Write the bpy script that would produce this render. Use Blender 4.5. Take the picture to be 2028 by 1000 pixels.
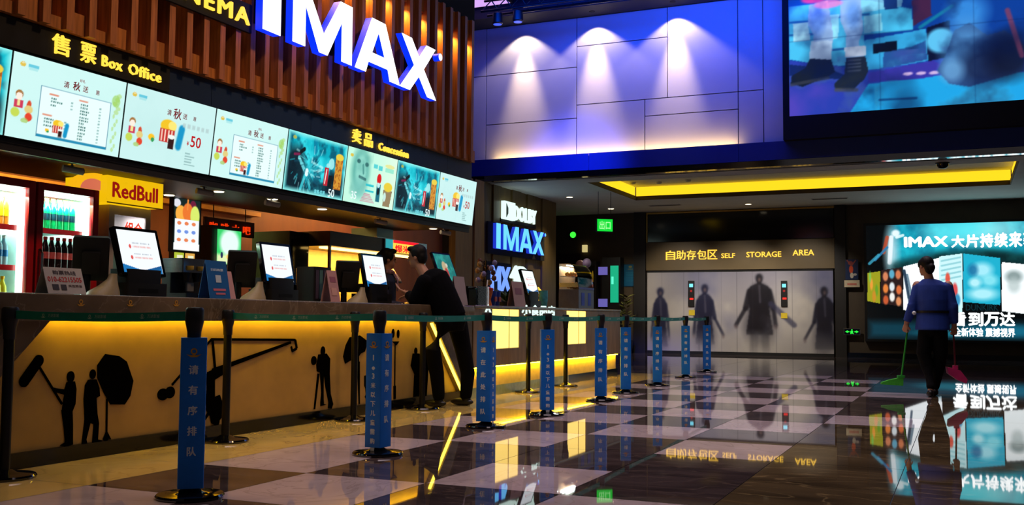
import bpy, math, random
import numpy as np
from mathutils import Vector, Matrix

for o in list(bpy.data.objects):
    bpy.data.objects.remove(o)
SC = bpy.context.scene
COL = SC.collection
PI = math.pi
rnd = random.Random(7)

# ------------------------------------------------------------------ camera
FPX, CX, CY, CAMH = 2003.4, 1014.0, 500.0, 0.95
YAW, PITCH, ROLL = math.radians(-23.986), math.radians(3.6495), math.radians(-0.4136)
_f = Vector((math.sin(YAW) * math.cos(PITCH), math.cos(YAW) * math.cos(PITCH), math.sin(PITCH)))
_r = Vector((math.cos(YAW), -math.sin(YAW), 0))
_d = _f.cross(_r)
RR = math.cos(ROLL) * _r + math.sin(ROLL) * _d
DD = -math.sin(ROLL) * _r + math.cos(ROLL) * _d
FF = _f
cam_data = bpy.data.cameras.new('camera')
cam_data.sensor_fit = 'HORIZONTAL'
cam_data.sensor_width = 36.0
cam_data.lens = FPX / 2028.0 * 36.0
cam_data.clip_end = 200
cam = bpy.data.objects.new('camera', cam_data)
COL.objects.link(cam)
m = Matrix.Identity(4)
for i in range(3):
    m[i][0], m[i][1], m[i][2] = RR[i], -DD[i], -FF[i]
m[2][3] = CAMH
cam.matrix_world = m
SC.camera = cam

def at(px, py, axis, c):
    """world point where the sight line of a photo pixel meets the plane axis = c"""
    d = RR * ((px - CX) / FPX) + DD * ((py - CY) / FPX) + FF
    o = Vector((0, 0, CAMH))
    return o + d * ((c - o[axis]) / d[axis])

# ------------------------------------------------------------------ world, exposure
SC.view_settings.view_transform = 'Standard'
SC.view_settings.look = 'None'
SC.view_settings.exposure = 0.0
SC.view_settings.gamma = 1.0
SC.view_settings.use_curve_mapping = False
SC.cycles.use_denoising = True
SC.cycles.max_bounces = 8
SC.cycles.sample_clamp_indirect = 4.0
W = bpy.data.worlds.new('world')
SC.world = W
W.use_nodes = True
W.node_tree.nodes['Background'].inputs[0].default_value = (0.50, 0.43, 0.44, 1)
W.node_tree.nodes['Background'].inputs[1].default_value = 0.055

def lin(c):
    return tuple((x / 12.92 if x <= 0.04045 else ((x + 0.055) / 1.055) ** 2.4) for x in (v / 255.0 for v in c))

def lamp(name, kind, loc, color, energy, target=None, size=0.1, size_y=None, angle=60, blend=0.5, vis=True):
    l = bpy.data.lights.new(name, kind)
    l.color = color
    l.energy = energy
    if kind == 'AREA':
        l.size = size
        if size_y:
            l.shape = 'RECTANGLE'
            l.size_y = size_y
    elif kind == 'SPOT':
        l.shadow_soft_size = size
        l.spot_size = math.radians(angle)
        l.spot_blend = blend
    else:
        l.shadow_soft_size = size
    o = bpy.data.objects.new(name, l)
    o.location = loc
    if target is not None:
        o.rotation_euler = (Vector(target) - Vector(loc)).to_track_quat('-Z', 'Y').to_euler()
    COL.objects.link(o)
    return o

# large lights of the hall: lavender luminous ceiling, blue stage wash on the upper wall; plus added fill spots
hl_ = lamp('hall_ceiling_light', 'AREA', (-2.0, 11.0, 8.3), lin((240, 214, 222)), 230, (-2.0, 11.0, 0), 5, 13)
hl_.data.spread = math.radians(70)
lamp('added_slat_fill', 'SPOT', (-0.5, 6.5, 7.6), (1, 0.60, 0.28), 900, (-6.0, 7.2, 3.9), 0.4, angle=62, blend=1.0)  # added warm fill for the slat fronts, no fixture behind it
for lx_ in (-6.9, -5.3, -3.7):
    lamp('added_locker_fill', 'SPOT', (lx_, 24.3, 3.78), (1, 0.90, 0.78), 300, (lx_, 26.7, 0.9), 0.04, angle=70, blend=0.9)  # added fill spots that brighten the lockers, no fixtures built
lamp('blue_wash_light', 'AREA', (-5.2, 17.7, 7.15), (0.0, 0.07, 1.0), 150, (-5.4, 19.6, 6.4), 6.5, 0.3)
lamp('blue_band_light', 'SPOT', (-6.2, 13.8, 6.6), (0.0, 0.05, 1.0), 4200, (-7.3, 19.4, 4.0), 0.3, angle=26, blend=1.0)

# ------------------------------------------------------------------ materials
def _new(name):
    mt = bpy.data.materials.new(name)
    mt.use_nodes = True
    nt = mt.node_tree
    return mt, nt, nt.nodes['Principled BSDF']

def M(name, col, rough=0.5, metal=0.0, var=0.12, scale=9.0, spec=0.5, stretch=(1, 1, 1), coat=0.0):
    mt, nt, p = _new(name)
    c = lin(col)
    tc = nt.nodes.new('ShaderNodeTexCoord')
    mp = nt.nodes.new('ShaderNodeMapping')
    mp.inputs['Scale'].default_value = stretch
    nz = nt.nodes.new('ShaderNodeTexNoise')
    nz.inputs['Scale'].default_value = scale
    nz.inputs['Detail'].default_value = 4
    rp = nt.nodes.new('ShaderNodeValToRGB')
    rp.color_ramp.elements[0].position = 0.3
    rp.color_ramp.elements[1].position = 0.7
    rp.color_ramp.elements[0].color = tuple(x * (1 - var) for x in c) + (1,)
    rp.color_ramp.elements[1].color = tuple(min(1, x * (1 + var)) for x in c) + (1,)
    nt.links.new(tc.outputs['Object'], mp.inputs[0])
    nt.links.new(mp.outputs[0], nz.inputs['Vector'])
    nt.links.new(nz.outputs['Fac'], rp.inputs[0])
    nt.links.new(rp.outputs[0], p.inputs['Base Color'])
    p.inputs['Roughness'].default_value = rough
    p.inputs['Metallic'].default_value = metal
    p.inputs['Specular IOR Level'].default_value = spec
    p.inputs['Coat Weight'].default_value = coat
    return mt

def E(name, col, strength=1.0, base=(10, 10, 10)):
    mt, nt, p = _new(name)
    p.inputs['Base Color'].default_value = lin(base) + (1,)
    p.inputs['Emission Color'].default_value = lin(col) + (1,)
    p.inputs['Emission Strength'].default_value = strength
    p.inputs['Roughness'].default_value = 0.5
    return mt

def attr_mat(name, emit, strength=1.0, rough=0.4):
    mt, nt, p = _new(name)
    a = nt.nodes.new('ShaderNodeAttribute')
    a.attribute_name = 'Col'
    if emit:
        p.inputs['Base Color'].default_value = (0.01, 0.01, 0.01, 1)
        nt.links.new(a.outputs['Color'], p.inputs['Emission Color'])
        p.inputs['Emission Strength'].default_value = strength
    else:
        nt.links.new(a.outputs['Color'], p.inputs['Base Color'])
    p.inputs['Roughness'].default_value = rough
    return mt

def glass_mat(name, tint=(1, 1, 1), refl=0.12):
    mt, nt, p = _new(name)
    nt.nodes.remove(p)
    out = nt.nodes['Material Output']
    tr = nt.nodes.new('ShaderNodeBsdfTransparent')
    tr.inputs[0].default_value = tint + (1,)
    gl = nt.nodes.new('ShaderNodeBsdfGlossy')
    gl.inputs['Roughness'].default_value = 0.03
    lw = nt.nodes.new('ShaderNodeFresnel')
    lw.inputs[0].default_value = 1.12
    mx = nt.nodes.new('ShaderNodeMixShader')
    nt.links.new(lw.outputs[0], mx.inputs[0])
    nt.links.new(tr.outputs[0], mx.inputs[1])
    nt.links.new(gl.outputs[0], mx.inputs[2])
    nt.links.new(mx.outputs[0], out.inputs[0])
    return mt

def marble(name, c1, c2, vein, rough, scale=1.2, bumpy=0.0, axis=(1, 1, 1)):
    mt, nt, p = _new(name)
    tc = nt.nodes.new('ShaderNodeTexCoord')
    mp = nt.nodes.new('ShaderNodeMapping')
    mp.inputs['Scale'].default_value = axis
    n1 = nt.nodes.new('ShaderNodeTexNoise')
    n1.inputs['Scale'].default_value = scale
    n1.inputs['Detail'].default_value = 8
    n1.inputs['Distortion'].default_value = 1.2
    r1 = nt.nodes.new('ShaderNodeValToRGB')
    r1.color_ramp.elements[0].position = 0.32
    r1.color_ramp.elements[0].color = lin(c1) + (1,)
    r1.color_ramp.elements[1].position = 0.68
    r1.color_ramp.elements[1].color = lin(c2) + (1,)
    n2 = nt.nodes.new('ShaderNodeTexNoise')
    n2.inputs['Scale'].default_value = scale * 0.7
    n2.inputs['Detail'].default_value = 10
    n2.inputs['Distortion'].default_value = 2.5
    r2 = nt.nodes.new('ShaderNodeValToRGB')
    e = r2.color_ramp.elements
    e[0].position, e[0].color = 0.485, (0, 0, 0, 1)
    e[1].position, e[1].color = 0.515, (0, 0, 0, 1)
    k = r2.color_ramp.elements.new(0.5)
    k.color = (0.45, 0.45, 0.45, 1)
    mx = nt.nodes.new('ShaderNodeMix')
    mx.data_type = 'RGBA'
    nt.links.new(tc.outputs['Object'], mp.inputs[0])
    nt.links.new(mp.outputs[0], n1.inputs['Vector'])
    nt.links.new(mp.outputs[0], n2.inputs['Vector'])
    nt.links.new(n1.outputs['Fac'], r1.inputs[0])
    nt.links.new(n2.outputs['Fac'], r2.inputs[0])
    nt.links.new(r2.outputs[0], mx.inputs['Factor'])
    nt.links.new(r1.outputs[0], mx.inputs['A'])
    mx.inputs['B'].default_value = lin(vein) + (1,)
    nt.links.new(mx.outputs['Result'], p.inputs['Base Color'])
    p.inputs['Roughness'].default_value = rough
    p.inputs['Specular IOR Level'].default_value = 0.5
    return mt

black = M('black_plastic', (12, 12, 14), 0.45, var=0.2)
black_gloss = M('black_gloss', (8, 8, 10), 0.12, var=0.2)
black_matte = M('black_matte', (9, 8, 8), 0.85, var=0.2)
dark_metal = M('dark_metal', (30, 30, 32), 0.35, 0.6)
steel = M('brushed_steel', (150, 155, 158), 0.25, 1.0, stretch=(1, 1, 20))
chrome = M('chrome_trim', (210, 210, 210), 0.08, 1.0, var=0.03)
wood = M('slat_wood', (170, 104, 52), 0.45, stretch=(8, 8, 0.6), scale=5, var=0.35)
wood_back = M('slat_backing', (96, 44, 26), 0.7, stretch=(8, 8, 0.6), scale=5, var=0.3)
navy = M('fascia_panel', (40, 52, 72), 0.38, 0.3, var=0.05)
wall_panel = M('upper_wall_panel', (196, 190, 200), 0.55, var=0.03, scale=2)
dark_wall = M('dark_wall', (66, 54, 38), 0.6, var=0.15, scale=3)
brown_wall = M('kitchen_wall', (110, 62, 26), 0.5, var=0.15, scale=2, stretch=(3, 3, .5))
plank_wall = M('sign_wall_planks', (110, 88, 50), 0.45, stretch=(9, 9, 0.5), scale=4, var=0.25)
ceil_mat = M('plaster_ceiling', (226, 226, 216), 0.8, var=0.04, scale=2)
black_ceiling = M('black_ceiling', (12, 12, 14), 0.9)
counter_stone = marble('counter_stone', (92, 78, 60), (120, 102, 80), (150, 134, 112), 0.22, 2.5)
panel_wood = M('counter_panel', (176, 142, 80), 0.5, stretch=(1, 6, 1.2), scale=3, var=0.14)
tile_light = marble('floor_tile_light', (182, 166, 170), (206, 190, 194), (150, 134, 134), 0.022, 1.4)
tile_dark = marble('floor_tile_dark', (52, 44, 46), (82, 70, 70), (126, 108, 100), 0.022, 1.1, axis=(1, 2.4, 1))
tile_gold = marble('floor_tile_gold', (196, 170, 96), (212, 188, 120), (160, 136, 76), 0.03, 1.3)
tile_brown = marble('floor_tile_brown', (62, 52, 38), (102, 86, 60), (176, 152, 104), 0.022, 0.8, axis=(0.8, 2.6, 1))
grout = M('floor_grout', (120, 112, 104), 0.5)
grout_dark = M('floor_grout_dark', (44, 40, 38), 0.4)
clad2 = M('concession_cladding', (136, 112, 84), 0.4, stretch=(4, 14, 0.7), scale=3, var=0.3)
teal_tile = M('plinth_tile', (130, 150, 140), 0.2, var=0.2, scale=12)
yellow_led = E('yellow_led', (255, 212, 34), 30)
cove_face_glow = E('cove_face_glow', (255, 206, 30), 1.25)  # glow put on the cove's side faces
cove_glow = M('cove_side', (210, 180, 90), 0.7)
sign_yellow = E('sign_yellow', (255, 200, 64), 1.5)
warm_white = E('warm_white', (255, 238, 200), 3.0)
white_led = E('white_led', (225, 255, 245), 1.15)
niche_light = E('niche_light', (255, 214, 110), 1.9)
imax_face = E('sign_white_face', (250, 252, 255), 2.2)
imax_side = E('sign_blue_return', (0, 40, 255), 1.6)
screen = attr_mat('screen_picture', True, 1.05, 0.25)
printed = attr_mat('printed_picture', False, rough=0.35)
lightbox_mat = attr_mat('lightbox_picture', True, 1.15, 0.2)
glass = glass_mat('clear_glass')
sleeve_blue = M('sleeve_blue', (10, 128, 238), 0.45, var=0.08)
belt_green = M('belt_green', (0, 140, 122), 0.55, var=0.1)
print_white = M('print_white', (238, 245, 245), 0.5, var=0.03)
print_grey = M('print_grey', (170, 205, 190), 0.5, var=0.03)
print_gold = M('print_gold', (206, 150, 40), 0.5, var=0.05)
fridge_red = M('fridge_red', (186, 14, 24), 0.28, var=0.1)
skin = M('skin', (196, 142, 112), 0.5, var=0.06)
hair = M('hair', (7, 6, 7), 0.6, var=0.3, spec=0.3)

# ------------------------------------------------------------------ mesh builder
class MB:
    def __init__(s):
        s.v, s.f, s.k = [], [], []

    def add(s, vs, fs, k=0):
        n = len(s.v)
        s.v += [tuple(v) for v in vs]
        s.f += [tuple(i + n for i in f) for f in fs]
        s.k += [k] * len(fs)
        return s

    def b(s, x0, x1, y0, y1, z0, z1, k=0):
        return s.add([(x0, y0, z0), (x1, y0, z0), (x1, y1, z0), (x0, y1, z0), (x0, y0, z1), (x1, y0, z1), (x1, y1, z1), (x0, y1, z1)],
                     [(0, 3, 2, 1), (4, 5, 6, 7), (0, 1, 5, 4), (1, 2, 6, 5), (2, 3, 7, 6), (3, 0, 4, 7)], k)

    def rb(s, x0, x1, y0, y1, z0, z1, r=0.01, k=0, axis=2, n=4):
        """box with rounded edges along one axis"""
        a, b_, lo, hi = {2: ((x0, x1), (y0, y1), z0, z1), 1: ((x0, x1), (z0, z1), y0, y1), 0: ((y0, y1), (z0, z1), x0, x1)}[axis]
        pts = []
        for cx, cy, st in ((a[1] - r, b_[1] - r, 0), (a[0] + r, b_[1] - r, 1), (a[0] + r, b_[0] + r, 2), (a[1] - r, b_[0] + r, 3)):
            for i in range(n + 1):
                t = (st + i / n) * PI / 2
                pts.append((cx + r * math.cos(t), cy + r * math.sin(t)))
        N = len(pts)
        mk = {2: lambda p, h: (p[0], p[1], h), 1: lambda p, h: (p[0], h, p[1]), 0: lambda p, h: (h, p[0], p[1])}[axis]
        vs = [mk(p, lo) for p in pts] + [mk(p, hi) for p in pts]
        fs = [(i, (i + 1) % N, N + (i + 1) % N, N + i) for i in range(N)] + [tuple(range(N - 1, -1, -1)), tuple(range(N, 2 * N))]
        return s.add(vs, fs, k)

    def ring(s, rings, k=0, cap=True, closed=True):
        n = len(rings[0])
        vs = [p for r in rings for p in r]
        fs = []
        for j in range(len(rings) - 1):
            for i in range(n if closed else n - 1):
                a, b_ = j * n + i, j * n + (i + 1) % n
                fs.append((a, b_, b_ + n, a + n))
        if cap:
            fs.append(tuple(range(n - 1, -1, -1)))
            fs.append(tuple(range((len(rings) - 1) * n, len(rings) * n)))
        return s.add(vs, fs, k)

    def lathe(s, prof, c=(0, 0, 0), n=20, k=0):
        return s.ring([[(c[0] + r * math.cos(2 * PI * i / n), c[1] + r * math.sin(2 * PI * i / n), c[2] + z) for i in range(n)] for r, z in prof], k)

    def tube(s, pts, rad, n=10, k=0, flat=1.0, ref=None):
        """tapered tube along points; rad a number or a list; flat squashes along the second axis"""
        pts = [Vector(p) for p in pts]
        if not isinstance(rad, (list, tuple)):
            rad = [rad] * len(pts)
        rings = []
        for i, p in enumerate(pts):
            t = (pts[min(i + 1, len(pts) - 1)] - pts[max(i - 1, 0)]).normalized()
            u = Vector(ref) if ref else (Vector((0, 0, 1)) if abs(t.z) < 0.9 else Vector((1, 0, 0)))
            a = t.cross(u).normalized()
            b_ = t.cross(a).normalized()
            rings.append([p + a * rad[i] * math.cos(2 * PI * j / n) + b_ * rad[i] * flat * math.sin(2 * PI * j / n) for j in range(n)])
        return s.ring(rings, k)

    def caps(s, pts, rad, n=12, k=0):
        """tapered capsule chain"""
        pts = [Vector(p) for p in pts]
        if not isinstance(rad, (list, tuple)):
            rad = [rad] * len(pts)
        d0 = (pts[0] - pts[1]).normalized()
        d1 = (pts[-1] - pts[-2]).normalized()
        P, R_ = [], []
        for a in (80, 55, 30):
            P.append(pts[0] + d0 * rad[0] * math.sin(math.radians(a)))
            R_.append(rad[0] * math.cos(math.radians(a)))
        P += pts
        R_ += list(rad)
        for a in (30, 55, 80):
            P.append(pts[-1] + d1 * rad[-1] * math.sin(math.radians(a)))
            R_.append(rad[-1] * math.cos(math.radians(a)))
        return s.tube(P, R_, n, k)

    def ell(s, c, r, k=0, n=16, mm=10, rot=None):
        rings = []
        for j in range(mm + 1):
            t = -PI / 2 + PI * (0.02 + 0.96 * j / mm)
            row = []
            for i in range(n):
                p = Vector((r[0] * math.cos(t) * math.cos(2 * PI * i / n), r[1] * math.cos(t) * math.sin(2 * PI * i / n), r[2] * math.sin(t)))
                if rot:
                    p = rot @ p
                row.append(p + Vector(c))
            rings.append(row)
        return s.ring(rings, k)

    def loft(s, secs, n=20, k=0):
        """sections: (centre, rx, ry, rotz)"""
        rings = []
        for c, rx, ry, rz in secs:
            rings.append([(c[0] + rx * math.cos(t) * math.cos(rz) - ry * math.sin(t) * math.sin(rz),
                           c[1] + rx * math.cos(t) * math.sin(rz) + ry * math.sin(t) * math.cos(rz), c[2])
                          for t in (2 * PI * i / n for i in range(n))])
        return s.ring(rings, k)

    def pris(s, pts, y0, y1, k=0):
        """outline in local x,z pulled from y0 (front) to y1 (back)"""
        n = len(pts)
        area = sum(pts[i][0] * pts[(i + 1) % n][1] - pts[(i + 1) % n][0] * pts[i][1] for i in range(n))
        if area < 0:
            pts = pts[::-1]
        vs = [(p[0], y0, p[1]) for p in pts] + [(p[0], y1, p[1]) for p in pts]
        fs = [tuple(range(n)), tuple(range(2 * n - 1, n - 1, -1))] + [(i, n + i, n + (i + 1) % n, (i + 1) % n) for i in range(n)]
        return s.add(vs, fs, k)

    def disc(s, cx, cz, r, y0, y1, k=0, n=20, rz=None):
        rz = rz or r
        return s.pris([(cx + r * math.cos(2 * PI * i / n), cz + rz * math.sin(2 * PI * i / n)) for i in range(n)], y0, y1, k)

    def text(s, body, x0, z0, w=None, h=0.1, depth=0.004, y=0.0, k=0, bold=0.02, fit_h=True, center=False, spacing=1.0):
        """lettering standing in the local x,z plane, front face at y - depth"""
        vs, fs = text_mesh(body, 0.0, spacing)
        xs = [v[0] for v in vs]
        ys = [v[1] for v in vs]
        bx, by, bw, bh = min(xs), min(ys), max(xs) - min(xs), max(ys) - min(ys)
        sz = h / bh if fit_h else h
        sx = w / bw if w else sz
        off = -w / 2 if (center and w) else (-bw * sx / 2 if center else 0)
        zmax = max(v[2] for v in vs)
        zmin = min(v[2] for v in vs)
        for j, (ox, oz) in enumerate(((0, 0),) if bold <= 0 else ((0, 0), (-bold, 0), (bold, 0), (0, -bold * .8), (0, bold * .8))):
            dd = depth * (1 - 0.01 * j)
            out = [(x0 + off + (v[0] - bx + ox) * sx, y - dd * (v[2] - zmin) / (zmax - zmin), z0 + (v[1] - by + oz) * sz) for v in vs]
            s.add(out, fs, k)
        return s

    def build(s, name, mats, parent=None, smooth=None, kind=None):
        me = bpy.data.meshes.new(name)
        me.from_pydata(s.v, [], s.f)
        for mt in (mats if isinstance(mats, (list, tuple)) else [mats]):
            me.materials.append(mt)
        me.polygons.foreach_set('material_index', s.k)
        me.validate()
        me.update()
        if smooth is not None:
            me.polygons.foreach_set('use_smooth', [True] * len(me.polygons))
            me.set_sharp_from_angle(angle=math.radians(smooth))
        o = bpy.data.objects.new(name, me)
        COL.objects.link(o)
        if parent:
            o.parent = parent
        if kind:
            o['kind'] = kind
        return o

_tc = {}
def text_mesh(body, bold, spacing):
    key = (body, bold, spacing)
    if key not in _tc:
        cu = bpy.data.curves.new('lettering_outline', 'FONT')
        cu.body = body
        cu.size = 1
        cu.extrude = 0.05
        cu.offset = bold
        cu.resolution_u = 2
        cu.space_character = spacing
        ob = bpy.data.objects.new('lettering_outline', cu)
        COL.objects.link(ob)
        bpy.context.view_layer.update()
        me = bpy.data.meshes.new_from_object(ob.evaluated_get(bpy.context.evaluated_depsgraph_get()))
        _tc[key] = ([tuple(v.co) for v in me.vertices], [tuple(p.vertices) for p in me.polygons])
        bpy.data.objects.remove(ob)
        bpy.data.curves.remove(cu)
        bpy.data.meshes.remove(me)
    return _tc[key]

def thing(name, label, cat, loc=(0, 0, 0), rz=0.0, group=None, tilt=0.0):
    o = bpy.data.objects.new(name, None)
    o.empty_display_size = 0.1
    o.location = loc
    o.rotation_euler = (tilt, 0, rz)
    COL.objects.link(o)
    return tag(o, label, cat, group)

def tag(o, label, cat, group=None):
    o['label'] = label
    o['category'] = cat
    if group:
        o['group'] = group
    return o

def struct(name, mb, mats, parent=None, smooth=None):
    o = mb.build(name, mats, parent, smooth)
    if not parent:
        o['kind'] = 'structure'
    return o

def dup(root, loc, rz, label, group=None):
    r = root.copy()
    COL.objects.link(r)
    r.location = loc
    r.rotation_euler = (root.rotation_euler[0], 0, rz)
    r['label'] = label
    if group:
        r['group'] = group
    for ch in list(root.children):
        c = ch.copy()
        COL.objects.link(c)
        c.parent = r
        for g in list(ch.children):
            d = g.copy()
            COL.objects.link(d)
            d.parent = c
    return r

LEFT = PI / 2      # things on surfaces facing +X (local x runs away from the camera, local -y faces the hall)

# ------------------------------------------------------------------ pictures on screens, posters and lightboxes
class Pic:
    def __init__(s, w, h, nx, bg=(255, 255, 255)):
        s.w, s.h = w, h
        s.nx, s.ny = nx, max(4, int(nx * h / w))
        s.U, s.V = np.meshgrid(np.linspace(0, 1, s.nx + 1), np.linspace(0, 1, s.ny + 1))
        s.asp = h / w
        s.c = np.ones((s.ny + 1, s.nx + 1, 3)) * np.array(bg, float)
        s.rs = np.random.RandomState(11)

    def mix(s, mask, col, a=1.0):
        mk = (np.clip(mask, 0, 1) * a)[..., None]
        s.c = s.c * (1 - mk) + np.array(col, float) * mk
        return s

    def grad(s, c0, c1, axis='v'):
        t = (s.V if axis == 'v' else s.U)[..., None]
        s.c = np.array(c0, float) * (1 - t) + np.array(c1, float) * t
        return s

    def ell(s, cx, cy, rx, ry, col, a=1.0, soft=0.15, rot=0):
        du, dv = s.U - cx, (s.V - cy) * s.asp
        ry = ry * s.asp
        c_, s_ = math.cos(rot), math.sin(rot)
        d = np.sqrt(((du * c_ + dv * s_) / rx) ** 2 + ((-du * s_ + dv * c_) / ry) ** 2)
        return s.mix((1 - d) / max(soft, 1e-3) + 0.5, col, a)

    def rect(s, u0, u1, v0, v1, col, a=1.0, soft=0.004):
        d = np.minimum(np.minimum(s.U - u0, u1 - s.U), np.minimum(s.V - v0, v1 - s.V) * s.asp)
        return s.mix(d / soft + 0.5, col, a)

    def poly(s, pts, col, a=1.0):
        ins = np.zeros_like(s.U, bool)
        n = len(pts)
        for i in range(n):
            x0, y0 = pts[i]
            x1, y1 = pts[(i + 1) % n]
            if y0 == y1:
                continue
            cond = ((y0 > s.V) != (y1 > s.V)) & (s.U < (x1 - x0) * (s.V - y0) / (y1 - y0) + x0)
            ins ^= cond
        return s.mix(ins.astype(float), col, a)

    def line(s, x0, y0, x1, y1, w, col, a=1.0):
        dx, dy = x1 - x0, (y1 - y0) * s.asp
        L = dx * dx + dy * dy + 1e-9
        t = np.clip(((s.U - x0) * dx + (s.V - y0) * s.asp * dy) / L, 0, 1)
        d = np.hypot(s.U - x0 - t * dx, (s.V - y0) * s.asp - t * dy)
        return s.mix((w - d) / (w * 0.5) + 0.5, col, a)

    def noise(s, n):
        g = s.rs.rand(int(n * s.asp) + 3, n + 3)
        x = s.U * n
        y = s.V * n * s.asp
        xi, yi = x.astype(int), y.astype(int)
        fx, fy = x - xi, y - yi
        fx, fy = fx * fx * (3 - 2 * fx), fy * fy * (3 - 2 * fy)
        return (g[yi, xi] * (1 - fx) + g[yi, xi + 1] * fx) * (1 - fy) + (g[yi + 1, xi] * (1 - fx) + g[yi + 1, xi + 1] * fx) * fy

    def fbm(s, n, oct=4):
        r, a, t = 0, 1, 0
        for i in range(oct):
            r = r + a * s.noise(n * 2 ** i)
            t += a
            a *= 0.5
        return r / t

    def soften(s, n=1):
        for i in range(n):
            c = np.pad(s.c, ((1, 1), (1, 1), (0, 0)), 'edge')
            s.c = (c[:-2, 1:-1] + c[2:, 1:-1] + c[1:-1, :-2] + c[1:-1, 2:] + 2 * c[1:-1, 1:-1]) / 6
        return s

    def build(s, name, parent, mat, x=0.0, y=0.0, z=0.0, curve=0.0):
        nx, ny = s.nx, s.ny
        me = bpy.data.meshes.new(name)
        vs = np.zeros(((nx + 1) * (ny + 1), 3))
        vs[:, 0] = x + s.U.ravel() * s.w
        vs[:, 1] = y
        vs[:, 2] = z + s.V.ravel() * s.h
        idx = np.arange((nx + 1) * (ny + 1)).reshape(ny + 1, nx + 1)
        q = np.stack([idx[:-1, :-1], idx[:-1, 1:], idx[1:, 1:], idx[1:, :-1]], -1).reshape(-1, 4)
        me.from_pydata(vs.tolist(), [], q.tolist())
        at_ = me.color_attributes.new('Col', 'FLOAT_COLOR', 'POINT')
        c = np.clip(s.c, 0, 255).reshape(-1, 3) / 255
        c = np.where(c <= 0.04045, c / 12.92, ((c + 0.055) / 1.055) ** 2.4)
        at_.data.foreach_set('color', np.concatenate([c, np.ones((len(c), 1))], 1).astype(np.float32).ravel())
        me.materials.append(mat)
        me.update()
        o = bpy.data.objects.new(name, me)
        COL.objects.link(o)
        if parent:
            o.parent = parent
        return o

# ================================================================== THE SETTING
CZ = 3.84          # lower ceiling
BY = 19.6          # upper back wall
FY = 26.75         # far wall
# floor: checkered polished tiles, a pale gold border along the counter, brown marble to the right
fb = MB()
fb.add([(-11, -1, -0.003), (7, -1, -0.003), (7, 27, -0.003), (-11, 27, -0.003)], [(0, 1, 2, 3)], 4)
CW, RH, g = 0.82, 0.905, 0.0025
def quad(x0, x1, y0, y1, k):
    fb.add([(x0 + g, y0 + g, 0), (x1 - g, y0 + g, 0), (x1 - g, y1 - g, 0), (x0 + g, y1 - g, 0)], [(0, 1, 2, 3)], k)
for r in range(-7, 24):
    y0 = 5.15 + r * RH
    for c in range(0, 4):
        x1 = -1.18 - c * CW
        if r >= 2:
            light = (c + r) % 2 == 0
        elif r == 1:
            light = c == 3
        else:
            light = c % 2 == (1 if r % 2 == 0 else 0)
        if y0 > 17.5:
            light = False
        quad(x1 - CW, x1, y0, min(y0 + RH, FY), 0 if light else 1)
    light = r in (5, 9)
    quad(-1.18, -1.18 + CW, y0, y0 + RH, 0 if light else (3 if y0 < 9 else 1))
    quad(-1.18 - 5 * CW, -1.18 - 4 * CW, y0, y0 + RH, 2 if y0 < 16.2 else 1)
    for c in range(6):
        quad(-10 + c * 0.9, -10 + (c + 1) * 0.9 if c < 5 else -5.28, y0, y0 + RH, 1)
for r in range(-4, 12):
    y0 = 5.15 + r * RH * 2
    for c in range(4):
        x0 = -0.36 + c * CW * 2
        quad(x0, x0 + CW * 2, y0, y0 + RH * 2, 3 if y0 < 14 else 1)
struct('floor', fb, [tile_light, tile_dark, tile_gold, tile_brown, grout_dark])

# high black ceiling and the wall masses over the counter
struct('ceiling_upper', MB().b(-10.2, 7, -1, 20, 8.6, 8.8), black_ceiling)
wl = MB().b(-7.3, -6.06, 1, 12.13, 2.16, 4.9).b(-7.3, -5.98, 1, 12.13, 4.9, 8.6)
wall_left = struct('wall_left', wl, black_matte)
sl = MB()
n_slat = 0
PIT = 0.2069
y = 10.176 - PIT / 2 - PIT * 40
sl.b(-6.06, -6.05, 1, 12.13, 3.01, 4.9, 1)
while y < 12.1:
    if y > 1.2:
        sl.b(-6.05, -5.9, y - 0.034, y + 0.034, 3.012, 4.9, 0)
        n_slat += 1
    y += PIT
yy = 10.176 - PIT * 2 * 20
lit_gaps = []
while yy < 12.1:
    if yy > 1.4:
        lit_gaps.append(yy)
        sl.b(-6.05, -5.945, yy - 0.069, yy + 0.069, 3.012, 3.10, 0)
        sl.b(-6.05, -5.945, yy - 0.069, yy + 0.069, 4.66, 4.9, 0)
        if yy + PIT < 12.05:
            sl.b(-6.05, -5.945, yy + PIT - 0.069, yy + PIT + 0.069, 3.012, 3.17, 0)
    yy += PIT * 2
struct('slat_cladding', sl, [wood, wood_back], wall_left)
fa = MB()
for i in range(9):
    y0 = 1.0 + i * 1.49
    y1 = min(y0 + 1.485, 12.13)
    if y1 > y0:
        fa.b(-6.06, -6.0, y0, y1, 2.765, 3.01)
struct('fascia', fa, navy, wall_left)
struct('soffit', MB().b(-7.3, -6.02, 1, 12.13, 2.13, 2.16).b(-6.06, -6.03, 1, 12.13, 2.075, 2.13), M('soffit_dark', (34, 28, 22), 0.5), wall_left)

wk = MB().b(-9.75, -9.6, 1, 18.1, 0, 3.2)
wall_kitchen = struct('wall_kitchen', wk, brown_wall)
struct('wall_left_upper', MB().b(-10.2, -9.76, 1, 20, 3.2, 8.6), black_matte)
struct('ceiling_kitchen', MB().b(-9.6, -7.3, 1, 12.13, 2.62, 2.72), M('kitchen_ceiling', (60, 44, 30), 0.7))
struct('trim_1', MB().b(-9.6, -9.45, 1, 12.1, 2.40, 2.46).b(-8.4, -8.3, 5, 10.4, 2.52, 2.6), M('cove_trim', (196, 140, 60), 0.5))

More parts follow.
